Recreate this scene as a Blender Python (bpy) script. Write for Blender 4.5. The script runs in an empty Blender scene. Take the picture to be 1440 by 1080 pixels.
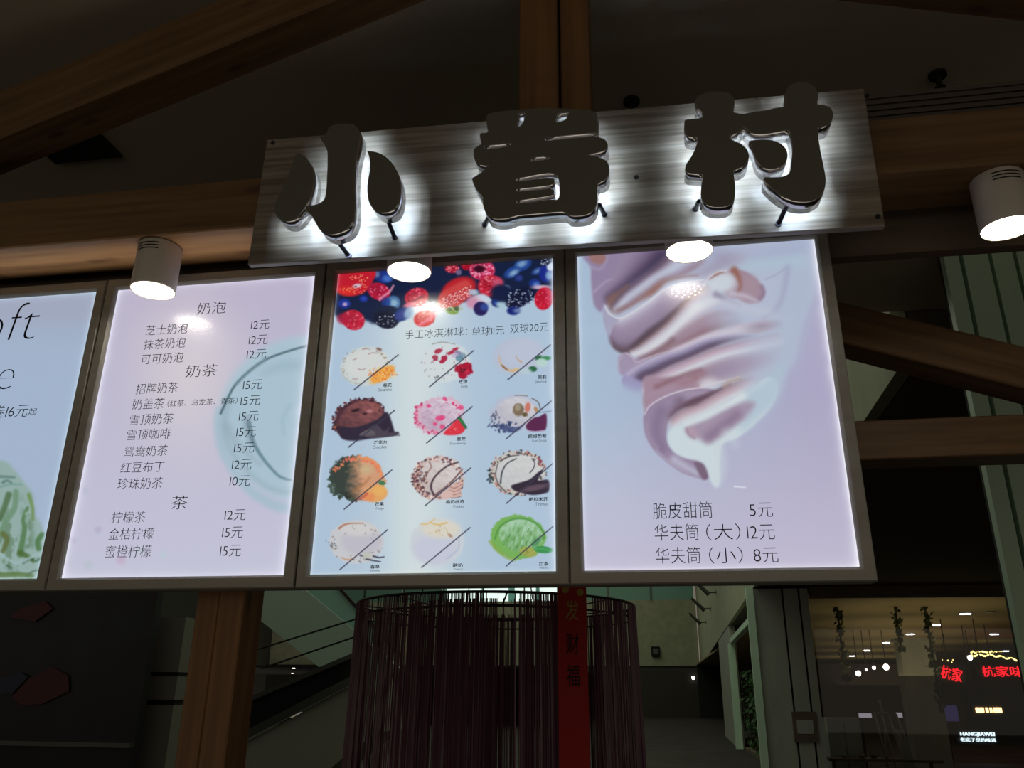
import bpy, bmesh, math, random
import numpy as np
from mathutils import Vector, Matrix
random.seed(4)
SC = bpy.context.scene
COL = SC.collection
# ------------------------------------------------------------------ camera, world, exposure
F = 1153.39
YAW, PIT, ROL = [math.radians(a) for a in (-9.50840569, 20.59777282, 0.50256123)]
CAM = np.array([0.0, -2.0, 1.55])
def basis():
    cy, sy, cp, sp = math.cos(YAW), math.sin(YAW), math.cos(PIT), math.sin(PIT)
    cr, sr = math.cos(ROL), math.sin(ROL)
    fwd = np.array([sy*cp, cy*cp, sp]); right = np.array([cy, -sy, 0.0]); up = np.cross(right, fwd)
    return cr*right + sr*up, -sr*right + cr*up, fwd
RT, UP, FW = basis()
cam = bpy.data.cameras.new('camera'); camo = bpy.data.objects.new('camera', cam); COL.objects.link(camo)
cam.sensor_width = 36; cam.lens = F/1440*36; cam.clip_end = 300; cam.clip_start = .02
M = Matrix.Identity(4)
for i in range(3):
    M[i][0], M[i][1], M[i][2], M[i][3] = RT[i], UP[i], -FW[i], CAM[i]
camo.matrix_world = M
SC.camera = camo
w = bpy.data.worlds.new('world'); SC.world = w; w.use_nodes = True
w.node_tree.nodes['Background'].inputs[0].default_value = (.85, .75, .6, 1)
w.node_tree.nodes['Background'].inputs[1].default_value = .18
SC.view_settings.view_transform = 'Standard'; SC.view_settings.look = 'None'
SC.cycles.caustics_reflective = False
SC.view_settings.exposure = 0; SC.view_settings.gamma = 1; SC.view_settings.use_curve_mapping = False
def area(name, loc, rot, sx, sy, power, colr):
    l = bpy.data.lights.new(name, 'AREA'); l.shape = 'RECTANGLE'; l.size = sx; l.size_y = sy
    l.energy = power; l.color = colr
    o = bpy.data.objects.new(name, l); o.location = loc; o.rotation_euler = rot; COL.objects.link(o); return o
# unseen area lights added as the atrium's ceiling lights, far above and behind the kiosk
area('atrium_light', (-2.5, 16, 11), (0, 0, 0), 9, 18, 400, (.85, 1, .72))
area('atrium_light_far', (-8, 48, 16), (0, 0, 0), 14, 30, 700, (.88, 1, .70))
# unseen fill added behind the camera, for dim hall light on the kiosk front
area('hall_fill', (0, -9, 2.6), (math.radians(96), 0, 0), 9, 3, 22, (1, .86, .66))

# unseen fills added below the frame, brightening ceiling, timbers and beam underside
area('upward_fill', (0, -1.3, 1.0), (math.radians(168), 0, 0), 4.2, .3, 3.2, (1, .88, .70))
area('beam_fill_left', (-1.7, -.09, .95), (math.radians(180), 0, 0), 1.3, .05, .42, (1, .86, .66)).data.spread = math.radians(6)

# pixel of the photograph -> point on a plane of the place (survey from the photo)
def ray(u, v): return FW + (u-720)/F*RT - (v-540)/F*UP
def atY(u, v, y): d = ray(u, v); return CAM + (y-CAM[1])/d[1]*d
def atZ(u, v, z): d = ray(u, v); return CAM + (z-CAM[2])/d[2]*d
def atX(u, v, x): d = ray(u, v); return CAM + (x-CAM[0])/d[0]*d

# ------------------------------------------------------------------ helpers
def srgb(r, g, b):
    f = lambda c: (c/255/12.92) if c <= 10.3 else ((c/255+.055)/1.055)**2.4
    return (f(r), f(g), f(b), 1)
def material(name, color=(.5, .5, .5), rough=.6, metal=0, emit=None, estr=1, alpha=None, spec=.5, trans=0):
    m = bpy.data.materials.new(name); m.use_nodes = True
    b = m.node_tree.nodes['Principled BSDF']
    b.inputs['Base Color'].default_value = (*color[:3], 1)
    b.inputs['Roughness'].default_value = rough
    b.inputs['Metallic'].default_value = metal
    b.inputs['Specular IOR Level'].default_value = spec
    b.inputs['Transmission Weight'].default_value = trans
    if emit:
        b.inputs['Emission Color'].default_value = (*emit[:3], 1); b.inputs['Emission Strength'].default_value = estr
    return m
def noisy(m, scale=(3, 3, 3), c1=(.3, .3, .3), c2=(.4, .4, .4), detail=4, bump=0, lo=.35, hi=.65):
    nt = m.node_tree; b = nt.nodes['Principled BSDF']
    tc = nt.nodes.new('ShaderNodeTexCoord'); mp = nt.nodes.new('ShaderNodeMapping')
    mp.inputs['Scale'].default_value = scale
    n = nt.nodes.new('ShaderNodeTexNoise'); n.inputs['Scale'].default_value = 1; n.inputs['Detail'].default_value = detail
    r = nt.nodes.new('ShaderNodeValToRGB')
    r.color_ramp.elements[0].position = lo; r.color_ramp.elements[1].position = hi
    r.color_ramp.elements[0].color = (*c1[:3], 1); r.color_ramp.elements[1].color = (*c2[:3], 1)
    nt.links.new(tc.outputs['Object'], mp.inputs[0]); nt.links.new(mp.outputs[0], n.inputs['Vector'])
    nt.links.new(n.outputs['Fac'], r.inputs[0]); nt.links.new(r.outputs[0], b.inputs['Base Color'])
    if bump:
        bp = nt.nodes.new('ShaderNodeBump'); bp.inputs['Strength'].default_value = bump; bp.inputs['Distance'].default_value = .003
        nt.links.new(n.outputs['Fac'], bp.inputs['Height']); nt.links.new(bp.outputs[0], b.inputs['Normal'])
    return r
def pine(name, axis, c1, c2, knots=(.09, .04, .015), rough=.55):
    """wood with grain along one local axis, plus dark knots"""
    m = material(name, rough=rough); nt = m.node_tree; b = nt.nodes['Principled BSDF']
    sc = [34, 34, 34]; sc[axis] = 1.6
    noisy(m, sc, c1, c2, 5, .15, .3, .7)
    ramp = [n for n in nt.nodes if n.type == 'VALTORGB'][0]; tc = [n for n in nt.nodes if n.type == 'TEX_COORD'][0]
    mp = nt.nodes.new('ShaderNodeMapping'); s2 = [11, 11, 11]; s2[axis] = 4.5; mp.inputs['Scale'].default_value = s2
    vo = nt.nodes.new('ShaderNodeTexVoronoi'); vo.inputs['Scale'].default_value = 1
    r = nt.nodes.new('ShaderNodeValToRGB'); r.color_ramp.elements[0].position = .07; r.color_ramp.elements[1].position = .2
    r.color_ramp.elements[0].color = (1, 1, 1, 1); r.color_ramp.elements[1].color = (0, 0, 0, 1)
    mx = nt.nodes.new('ShaderNodeMixRGB'); mx.inputs[2].default_value = (*knots, 1)
    nt.links.new(tc.outputs['Object'], mp.inputs[0]); nt.links.new(mp.outputs[0], vo.inputs['Vector'])
    nt.links.new(vo.outputs['Distance'], r.inputs[0]); nt.links.new(r.outputs[0], mx.inputs[0])
    nt.links.new(ramp.outputs[0], mx.inputs[1]); nt.links.new(mx.outputs[0], b.inputs['Base Color'])
    return m
def new(name, mesh, parent=None, mat=None):
    o = bpy.data.objects.new(name, mesh); COL.objects.link(o)
    if mat: mesh.materials.clear(); mesh.materials.append(mat)
    if parent: o.parent = parent
    return o
def thing(name, label, cat, loc=(0, 0, 0), group=None, rot=(0, 0, 0)):
    o = bpy.data.objects.new(name, None); COL.objects.link(o); o.location = loc; o.rotation_euler = rot
    o.empty_display_size = .05
    return tag(o, label, cat, group)
def tag(o, label, cat, group=None):
    o['label'] = label; o['category'] = cat
    if group: o['group'] = group
    return o
def struct(o): o['kind'] = 'structure'; return o
def bm_box(bm, x0, x1, y0, y1, z0, z1, bev=0):
    r = bmesh.ops.create_cube(bm, size=1)
    bmesh.ops.scale(bm, verts=r['verts'], vec=(x1-x0, y1-y0, z1-z0))
    bmesh.ops.translate(bm, verts=r['verts'], vec=((x0+x1)/2, (y0+y1)/2, (z0+z1)/2))
    if bev:
        es = list({e for v in r['verts'] for e in v.link_edges})
        bmesh.ops.bevel(bm, geom=es, offset=bev, segments=1, affect='EDGES')
def to_mesh(bm, name, smooth=False):
    me = bpy.data.meshes.new(name); bm.to_mesh(me); bm.free()
    if smooth: me.polygons.foreach_set('use_smooth', [True]*len(me.polygons))
    return me
def box(name, x0, x1, y0, y1, z0, z1, mat, parent=None, bev=0, world=False):
    """box; origin at its base centre; if a parent is given coordinates are world ones and get converted"""
    cx, cy = (x0+x1)/2, (y0+y1)/2
    bm = bmesh.new(); bm_box(bm, x0-cx, x1-cx, y0-cy, y1-cy, 0, z1-z0, bev)
    o = new(name, to_mesh(bm, name), parent, mat); o.location = (cx, cy, z0)
    if parent: o.location = Vector((cx, cy, z0)) - parent.location
    return o
def bm_cyl(bm, p, q, r, seg=16, r2=None, caps=True):
    p, q = Vector(p), Vector(q); d = q-p; L = d.length
    mt = Matrix.Translation((p+q)/2) @ d.to_track_quat('Z', 'Y').to_matrix().to_4x4()
    bmesh.ops.create_cone(bm, cap_ends=caps, segments=seg, radius1=r, radius2=r if r2 is None else r2, depth=L, matrix=mt)
def rod(name, p, q, r, mat, parent=None, seg=12, r2=None):
    """cylinder between two world points"""
    off = parent.location if parent else Vector(p)
    bm = bmesh.new(); bm_cyl(bm, Vector(p)-off, Vector(q)-off, r, seg, r2)
    o = new(name, to_mesh(bm, name, False), parent, mat)
    if not parent: o.location = off
    return o
def prism(name, pts, d, mat, parent=None):
    """solid from a planar polygon (world points) pushed along vector d"""
    off = parent.location if parent else Vector(pts[0])
    bm = bmesh.new(); a = [bm.verts.new(Vector(p)-off) for p in pts]; b_ = [bm.verts.new(Vector(p)-off+Vector(d)) for p in pts]
    n = len(pts); bm.faces.new(a); bm.faces.new(b_[::-1])
    for i in range(n): bm.faces.new((a[(i+1) % n], a[i], b_[i], b_[(i+1) % n]))
    bmesh.ops.recalc_face_normals(bm, faces=bm.faces)
    o = new(name, to_mesh(bm, name), parent, mat)
    if not parent: o.location = off
    return o
def text_mesh(s, thin=0.0, extrude=.002, shear=0, space=1.0, res=4):
    cu = bpy.data.curves.new('t', 'FONT'); cu.body = s; cu.size = 1; cu.extrude = extrude
    cu.offset = thin; cu.shear = shear; cu.resolution_u = res; cu.space_character = space
    o = bpy.data.objects.new('t', cu); COL.objects.link(o)
    bpy.context.view_layer.update()
    dg = bpy.context.evaluated_depsgraph_get()
    me = bpy.data.meshes.new_from_object(o.evaluated_get(dg))
    bpy.data.objects.remove(o); bpy.data.curves.remove(cu)
    return me
def text(name, s, x0, x1, zc, h, y, mat, parent, thin=0, anchor=None, shear=0, depth=.0008, space=1.0, ref=None):
    """writing standing in the plane y, facing the camera side (-y); fits x0..x1 wide and h tall"""
    me = text_mesh(s, thin, .5, shear, space)
    n = len(me.vertices); co = np.empty(n*3); me.vertices.foreach_get('co', co); co = co.reshape(-1, 3)
    mn, mx = co.min(0), co.max(0)
    sz = h/(mx[1]-mn[1]) if ref is None else h/ref
    sx = (x1-x0)/(mx[0]-mn[0]) if anchor is None else sz
    X = (co[:, 0]-mn[0])*sx + x0 if anchor is None else (co[:, 0]-mx[0])*sx + x1
    Z = (co[:, 1]-(mx[1]+mn[1])/2)*sz + zc
    Y = y - (co[:, 2]+.5)*depth
    c = Vector(((X.min()+X.max())/2, y, zc))
    out = np.stack([X-c.x, Y-c.y, Z-c.z], 1)
    me.vertices.foreach_set('co', out.ravel()); me.update()
    o = new(name, me, parent, mat); o.location = c - (parent.location if parent else Vector((0, 0, 0)))
    return o

# ------------------------------------------------------------------ materials
m_ceil = material('painted_ceiling', rough=.9); noisy(m_ceil, (1.5, 1.5, 1.5), (.74, .63, .50), (.80, .70, .55))
m_dark = material('matt_black', (.008, .008, .008), .8)
m_beam = pine('pine_beam', 0, (.11, .054, .02), (.215, .12, .05))
m_beamz = pine('pine_post', 2, (.15, .065, .022), (.25, .125, .045))
m_brown = material('stained_board', rough=.6); noisy(m_brown, (2, 20, 20), (.10, .07, .05), (.15, .11, .08))
m_alu = material('brushed_frame', rough=.45, metal=.1); noisy(m_alu, (2, 2, 30), (.28, .262, .228), (.33, .313, .273))
m_steel = material('mirror_steel', (.70, .70, .74), .17, 1)
m_face = material('letter_face', (.13, .128, .105), .55)
m_rod = material('dark_rod', (.03, .03, .05), .3, .6)
m_lampw = material('lamp_housing', (.62, .57, .50), .45)
m_slot = material('vent_slot', (.02, .02, .02), .8)
m_led = material('letter_led', (0, 0, 0), .5, emit=(.66, .82, 1.0), estr=180)
m_disc = material('lamp_diffuser', (.8, .8, .8), .4, emit=(1, .93, .80), estr=7)
m_chip = material('led_chip', (.8, .8, .8), .4, emit=(1, .93, .78), estr=45)
m_ink = material('print_ink', (.012, .014, .02), .5, spec=.2)
m_white = material('wall_paint', rough=.8); noisy(m_white, (2, 2, 2), (.36, .38, .27), (.44, .46, .33))
m_pan = material('pale_panel', rough=.5); noisy(m_pan, (3, 3, 1), (.34, .37, .32), (.42, .44, .38))
m_greenp = material('column_panel', rough=.45); noisy(m_greenp, (3, 3, 1), (.54, .76, .58), (.62, .84, .66))
m_glass = material('green_glass', (.22, .46, .38), .12, spec=.6)
m_floor = material('floor_tile', rough=.75, spec=.15); noisy(m_floor, (1, 1, 1), (.025, .02, .018), (.04, .033, .03))
m_bead = material('curtain_string', (.20, .085, .14), .35)
m_ringm = material('curtain_ring', (.02, .02, .025), .4, .5)
m_red = material('red_cloth', (.42, .012, .012), .7)
m_gold = material('gold_print', (.42, .30, .05), .6)

def panel_wood():
    m = material('sign_laminate', rough=.34); nt = m.node_tree; b = nt.nodes['Principled BSDF']
    tc = nt.nodes.new('ShaderNodeTexCoord')
    def nz(scale, det, rgh=.6):
        mp = nt.nodes.new('ShaderNodeMapping'); mp.inputs['Scale'].default_value = scale
        n = nt.nodes.new('ShaderNodeTexNoise'); n.inputs['Scale'].default_value = 1; n.inputs['Detail'].default_value = det
        n.inputs['Roughness'].default_value = rgh
        nt.links.new(tc.outputs['Object'], mp.inputs[0]); nt.links.new(mp.outputs[0], n.inputs['Vector']); return n
    a = nz((1.6, 1, 75), 6); c = nz((.8, 1, 16), 4)
    mix = nt.nodes.new('ShaderNodeMath'); mix.operation = 'MULTIPLY_ADD'; mix.inputs[1].default_value = .55
    mul = nt.nodes.new('ShaderNodeMath'); mul.operation = 'MULTIPLY'; mul.inputs[1].default_value = .45
    nt.links.new(c.outputs['Fac'], mul.inputs[0]); nt.links.new(a.outputs['Fac'], mix.inputs[0]); nt.links.new(mul.outputs[0], mix.inputs[2])
    r = nt.nodes.new('ShaderNodeValToRGB'); e = r.color_ramp.elements
    e[0].position = .33; e[0].color = (.075, .058, .042, 1); e[1].position = .66; e[1].color = (.40, .365, .31, 1)
    x = r.color_ramp.elements.new(.48); x.color = (.20, .172, .138, 1)
    nt.links.new(mix.outputs[0], r.inputs[0]); nt.links.new(r.outputs[0], b.inputs['Base Color'])
    bp = nt.nodes.new('ShaderNodeBump'); bp.inputs['Strength'].default_value = .25; bp.inputs['Distance'].default_value = .002
    nt.links.new(a.outputs['Fac'], bp.inputs['Height']); nt.links.new(bp.outputs[0], b.inputs['Normal'])
    return m
m_lam = panel_wood()

# ------------------------------------------------------------------ setting
fl = box('floor', -22, 30, -8, 72, -.1, 0, m_floor); struct(fl)
ce = box('ceiling', -9, 6, -5, 3.41, 4.0, 4.12, m_ceil); struct(ce)

# soffit and fascia of the shops on the right
fx = lambda y: 1.611 + .029*y
H = 3.6
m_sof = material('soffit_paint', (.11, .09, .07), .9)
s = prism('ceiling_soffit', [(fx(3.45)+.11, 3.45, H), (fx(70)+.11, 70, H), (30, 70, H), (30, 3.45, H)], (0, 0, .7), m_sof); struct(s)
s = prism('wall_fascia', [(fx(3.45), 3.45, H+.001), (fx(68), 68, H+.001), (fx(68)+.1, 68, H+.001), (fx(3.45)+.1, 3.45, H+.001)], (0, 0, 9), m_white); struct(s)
# far atrium wall at y = 68, measured at y = 28 and pushed out along the sight lines
KF = 2.3433
def far(x0, x1, y0, y1, z0, z1):
    return (x0*KF, x1*KF, -2+(y0+2)*KF, -2+(y1+2)*KF, 1.55+(z0-1.55)*KF, 1.55+(z1-1.55)*KF)
def fbox(name, x0, x1, y0, y1, z0, z1, mat, parent=None, bev=0): return box(name, *far(x0, x1, y0, y1, z0, z1), mat, parent, bev)
struct(fbox('wall_far', -14, 1.50, 28, 28.3, 2.43, 4.62, m_white))
struct(fbox('trim_far', -14, 1.62, 27.8, 28.4, 2.20, 2.43, m_dark))
struct(fbox('wall_below', -14, 2.4, 30, 30.2, .89, 2.3, material('dim_shop', (.035, .025, .02), .8)))
struct(fbox('floor_upper', -14, 1.49, 28.3, 31.2, 4.40, 4.50, m_pan))
struct(fbox('wall_upper', -14, 1.6, 31, 31.2, 4.5, 9, material('upper_wall', (.16, .34, .28), .7)))
struct(box('wall_left', -33, -32.8, 4, 70, 0, 18, material('dim_side_wall', (.05, .05, .045), .8)))

# ------------------------------------------------------------------ timber frame of the kiosk
def beam_x(name, x0, x1, y0, y1, z0, z1, mat, label, cat='beam', group=None):
    o = box(name, x0, x1, y0, y1, z0, z1, mat, bev=.004); return tag(o, label, cat, group)
beam_x('timber_beam', -2.9, 2.4, -.172, .008, 2.75, 2.912, m_beam, 'long horizontal pine beam behind the wooden sign board')
b = box('hanging_board', -2.9, 1.75, .053, .09, 2.648, 2.86, m_brown); tag(b, 'dark brown horizontal board just above the menu light boxes', 'board')
def slanted(name, p0, p1, th, y0, y1, mat, label, cat='beam'):
    """timber whose lower edge runs p0 -> p1 in the x-z plane"""
    p0, p1 = Vector((p0[0], 0, p0[1])), Vector((p1[0], 0, p1[1])); d = (p1-p0); L = d.length
    o = bpy.data.objects.new(name, None)
    bm = bmesh.new(); bm_box(bm, 0, L, 0, y1-y0, 0, th, .004)
    o = new(name, to_mesh(bm, name), None, mat)
    o.location = (p0.x, y0, p0.z); o.rotation_euler = (0, -math.atan2(d.z, d.x), 0)
    return tag(o, label, cat)
a, c = atY(0, 190, -.1), atY(500, -16, -.1)
dx = (c-a)/np.linalg.norm(c-a)
slanted('roof_brace', (a-dx*.5)[[0, 2]], (c+dx*.45)[[0, 2]], .20, -.09, .05, m_beam, 'slanting pine roof timber at the upper left below the ceiling')
a, c = atY(1330, -42, -.1), atY(1440, -31, -.1); dx = (c-a)/np.linalg.norm(c-a)
slanted('roof_brace', (a-dx*.3)[[0, 2]], (c+dx*.6)[[0, 2]], .16, -.08, .05, m_beam, 'short end of a slanting timber in the top right corner')
kp = thing('king_post', 'upright pine post rising behind the middle character to the ceiling', 'post', (-.22, .10, 2.912))
box('post_half', -.325, -.205, .02, .16, 2.912, 4.0, m_beamz, kp, .004)
box('post_half', -.200, -.108, .06, .20, 2.912, 4.0, m_beamz, kp, .004)
kp2 = thing('timber_post', 'upright pine post below the second menu light box', 'post', (-1.13, .16, 0))
box('post_half', -1.205, -1.140, .10, .22, 0, 2.74, m_beamz, kp2, .004)
box('post_half', -1.136, -1.066, .09, .21, 0, 2.74, m_beamz, kp2, .004)
a, c = atY(1185, 481, .5), atY(1440, 546, .5); dx = (c-a)/np.linalg.norm(c-a)
slanted('timber_brace', (a-dx*1.0)[[0, 2]], (c+dx*.22)[[0, 2]], .135, .5, .62, m_beam, 'slanting pine timber right of the ice cream poster, the upper one')
beam_x('timber_rail', -.9, 1.9, .5, .62, 2.206, 2.328, m_beam, 'level pine rail right of the ice cream poster, under the slanting timber')
# cable tray over the beam on the right
ct = thing('cable_tray', 'ribbed grey cable tray lying above the beam at the right', 'cable tray', (1.4, -.02, 2.912))
m_tray = material('tray_metal', (.10, .082, .07), .6, .1)
box('tray_body', .5, 2.4, -.09, .10, 2.912, 3.052, m_tray, ct)
for i in range(7):
    box('rib', .5, 2.4, -.096, -.09, 2.922+i*.019, 2.927+i*.019, m_tray, ct)
# sprinklers and hatch in the ceiling
def sprinkler(u, v, label):
    p = atZ(u, v, 4.0); t = thing('sprinkler_head', label, 'sprinkler', (p[0], p[1], 4.0), 'ceiling sprinklers')
    rod('rose', (p[0], p[1], 4.0), (p[0], p[1], 3.985), .036, m_dark, t, 20)
    rod('stem', (p[0], p[1], 3.985), (p[0], p[1], 3.93), .012, m_dark, t)
    rod('deflector', (p[0], p[1], 3.93), (p[0], p[1], 3.925), .022, m_dark, t)
sprinkler(1318, 104, 'small dark ceiling sprinkler above the cable tray at the right')
sprinkler(888, 141, 'small dark ceiling sprinkler above the gap between the second and third characters')
p0, p1 = atZ(88, 226, 4.0), atZ(165, 214, 4.0)
vt = thing('ceiling_hatch', 'black square opening in the ceiling at the upper left', 'vent', ((p0[0]+p1[0])/2, p0[1]-.22, 4.0))
hx0, hx1, hy0, hy1 = p0[0]-.02, p1[0], p0[1]-.47, p0[1]
box('opening', hx0, hx1, hy0, hy1, 3.985, 3.999, m_dark, vt)
box('rim', hx0-.012, hx0, hy0, hy1, 3.98, 3.999, m_dark, vt)
box('rim', hx1, hx1+.012, hy0, hy1, 3.98, 3.999, m_dark, vt)

# ------------------------------------------------------------------ prints of the light boxes (flat backlit film)
class Noise:
    def __init__(s, seed): s.t = np.random.RandomState(seed).rand(256, 256)
    def v(s, x, y):
        xi, yi = np.floor(x).astype(int), np.floor(y).astype(int); fx_, fy = x-xi, y-yi
        fx_ = fx_*fx_*(3-2*fx_); fy = fy*fy*(3-2*fy); t = s.t
        a, b_, c_, d = t[yi % 256, xi % 256], t[yi % 256, (xi+1) % 256], t[(yi+1) % 256, xi % 256], t[(yi+1) % 256, (xi+1) % 256]
        return (a*(1-fx_)+b_*fx_)*(1-fy)+(c_*(1-fx_)+d*fx_)*fy
    def f(s, x, y, o=3):
        r = 0; a = 1; t = 0
        for i in range(o): r = r+a*s.v(x*2**i+7.3*i, y*2**i+3.1*i); t += a; a *= .5
        return r/t
class Print:
    """colours of a film, laid out in the photograph's pixel measure of the film's own plane"""
    def __init__(s, x0, x1, z0, z1, y, res=.00165):
        s.nx, s.nz = int((x1-x0)/res), int((z1-z0)/res)
        X, Z = np.meshgrid(np.linspace(x0, x1, s.nx+1), np.linspace(z0, z1, s.nz+1)); s.X, s.Z = X.ravel(), Z.ravel()
        P = np.stack([s.X, np.full_like(s.X, y), s.Z], 1)-CAM
        w_ = P@FW; s.U = 720+F*(P@RT)/w_; s.V = 540-F*(P@UP)/w_
        s.y = y; s.img = np.zeros((len(s.X), 3)); s.box = (x0, x1, z0, z1); s.N = Noise(3)
        s.o = (0, 0, 1)
    def org(s, ox, oy, sc): s.o = (ox, oy, sc)
    def P(s, pts): return np.array([(s.o[0]+a/s.o[2], s.o[1]+b_/s.o[2]) for a, b_ in pts], float)
    def fill(s, c): s.img[:] = c
    def over(s, idx, m, c):
        c = np.asarray(c, float)
        m = m[:, None]; s.img[idx] = s.img[idx]*(1-m)+c*m
    def near(s, x0, y0, x1, y1): return np.nonzero((s.U > x0) & (s.U < x1) & (s.V > y0) & (s.V < y1))[0]
    def ell(s, cx, cy, rx, ry, ang, c, soft=1.5, a=1, rag=0, rs=.3, clip=None, seed=0):
        """soft ellipse; rag = ragged edge amplitude"""
        (cx, cy), = s.P([(cx, cy)]); rx /= s.o[2]; ry /= s.o[2]
        R_ = max(rx, ry)*(1.1+rag)+soft*2; i = s.near(cx-R_, cy-R_, cx+R_, cy+R_)
        if not len(i): return
        u, v = s.U[i]-cx, s.V[i]-cy; t = math.radians(ang)
        p, q = u*math.cos(t)+v*math.sin(t), -u*math.sin(t)+v*math.cos(t)
        d = (np.hypot(p/rx, q/ry)-1)*min(rx, ry)
        if rag: d = d+(s.N.f(s.U[i]*rs+seed, s.V[i]*rs+seed)-.5)*rag*2*min(rx, ry)
        m = np.clip(.5-d/(2*soft), 0, 1); m = m*m*(3-2*m)*a
        if clip is not None: m = m*clip(s.U[i], s.V[i])
        s.over(i, m, c(u/rx, v/ry, s.U[i], s.V[i]) if callable(c) else c)
    @staticmethod
    def spline(P, closed, n=6):
        N_ = len(P); out = []
        for k in range(N_ if closed else N_-1):
            g = (lambda j: P[j % N_]) if closed else (lambda j: P[min(max(j, 0), N_-1)])
            a, b_, c_, d = g(k-1), g(k), g(k+1), g(k+2)
            for t in np.arange(n)/n:
                out.append(.5*((2*b_)+(-a+c_)*t+(2*a-5*b_+4*c_-d)*t*t+(-a+3*b_-3*c_+d)*t**3))
        if not closed: out.append(P[-1])
        return np.array(out)
    def seg(s, i, Q, W=None):
        """distance of the points to a polyline (and the width there)"""
        best = np.full(len(i), 1e9); wd = np.zeros(len(i)); u, v = s.U[i], s.V[i]
        for k in range(len(Q)-1):
            ax, ay = Q[k]; bx, by = Q[k+1]; dx_, dy = bx-ax, by-ay; L2 = dx_*dx_+dy*dy+1e-9
            t = np.clip(((u-ax)*dx_+(v-ay)*dy)/L2, 0, 1); d = np.hypot(u-ax-t*dx_, v-ay-t*dy)
            ww = 0 if W is None else W[k]*(1-t)+W[k+1]*t
            d = d-ww; k_ = d < best; best[k_] = d[k_]
        return best
    def poly(s, pts, c, soft=1.5, a=1, smooth=True):
        Q = s.P(pts)
        if smooth: Q = s.spline(Q, True, 4)
        S = soft+2; i = s.near(Q[:, 0].min()-S, Q[:, 1].min()-S, Q[:, 0].max()+S, Q[:, 1].max()+S)
        if not len(i): return
        d = s.seg(i, np.vstack([Q, Q[:1]])); u, v = s.U[i], s.V[i]; ins = np.zeros(len(i), bool)
        for k in range(len(Q)):
            (ax, ay), (bx, by) = Q[k], Q[(k+1) % len(Q)]
            if ay == by: continue
            ins ^= ((ay > v) != (by > v)) & (u < (bx-ax)*(v-ay)/(by-ay)+ax)
        d = np.where(ins, -d, d); m = np.clip(.5-d/(2*soft), 0, 1); m = m*m*(3-2*m)*a
        s.over(i, m, c(0, 0, u, v) if callable(c) else c)
    def stroke(s, pts, w0, w1, c, soft=1.5, a=1, smooth=True, mid=None):
        Q = s.P(pts)
        if smooth and len(Q) > 2: Q = s.spline(Q, False, 5)
        t = np.linspace(0, 1, len(Q)); W = (w0*(1-t)+w1*t)/s.o[2]/2
        if mid is not None: W = np.interp(t, [0, .5, 1], [w0, mid, w1])/s.o[2]/2
        S = max(W)+soft+1; i = s.near(Q[:, 0].min()-S, Q[:, 1].min()-S, Q[:, 0].max()+S, Q[:, 1].max()+S)
        if not len(i): return
        d = s.seg(i, Q, W); m = np.clip(.5-d/(2*soft), 0, 1); m = m*m*(3-2*m)*a
        s.over(i, m, c)
    def band(s, up, lo, stops, blur=1.2, fade=None, a=1):
        """a fold between an upper and a lower curve, shaded across by colour stops"""
        A_, B_ = s.spline(s.P(up), False, 10), s.spline(s.P(lo), False, 10)
        t = np.linspace(0, 1, 260); A_ = np.stack([np.interp(t, np.linspace(0, 1, len(A_)), A_[:, k]) for k in (0, 1)], 1)
        B_ = np.stack([np.interp(t, np.linspace(0, 1, len(B_)), B_[:, k]) for k in (0, 1)], 1)
        q = np.linspace(0, 1, 90); P = A_[:, None]*(1-q[None, :, None])+B_[:, None]*q[None, :, None]
        C_ = np.stack([np.interp(q, np.linspace(0, 1, len(stops)), [c[k] for c in stops]) for k in range(3)], 1)
        R = 1.5; pad = int(blur*R*3)+3; x0, y0 = P[..., 0].min()-pad/R, P[..., 1].min()-pad/R
        W_, H_ = int((P[..., 0].max()-x0)*R)+pad+2, int((P[..., 1].max()-y0)*R)+pad+2
        ix, iy = ((P[..., 0]-x0)*R).astype(int).ravel(), ((P[..., 1]-y0)*R).astype(int).ravel()
        al = np.ones((260, 90)) if fade is None else np.interp(t, fade[0], fade[1])[:, None]*np.ones((1, 90))
        acc = np.zeros((H_, W_, 5)); val = np.concatenate([np.tile(C_[None], (260, 1, 1)), al[..., None], np.ones((260, 90, 1))], 2).reshape(-1, 5)
        np.add.at(acc, (iy, ix), val); cnt = acc[..., 4:5]; hit = cnt > 0; im = np.where(hit, acc/np.maximum(cnt, 1), 0)
        im[..., :3] *= hit; sg = max(.5, blur*R); rr = int(sg*2.5)+1; kx = np.exp(-np.arange(-rr, rr+1)**2/(2*sg*sg)); kx /= kx.sum()
        for ax in (0, 1): im = np.apply_along_axis(lambda m: np.convolve(m, kx, 'same'), ax, im)
        i = s.near(x0, y0, x0+W_/R, y0+H_/R); fx_, fy = (s.U[i]-x0)*R-.5, (s.V[i]-y0)*R-.5
        ax_, ay = np.clip(fx_.astype(int), 0, W_-2), np.clip(fy.astype(int), 0, H_-2); u, v = np.clip(fx_-ax_, 0, 1)[:, None], np.clip(fy-ay, 0, 1)[:, None]
        c_ = (im[ay, ax_]*(1-u)+im[ay, ax_+1]*u)*(1-v)+(im[ay+1, ax_]*(1-u)+im[ay+1, ax_+1]*u)*v
        w_ = np.maximum(c_[:, 4:5], 1e-4); al_ = np.clip(c_[:, 3], 0, 1)*a
        s.over(i, al_, c_[:, :3]/w_)
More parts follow.
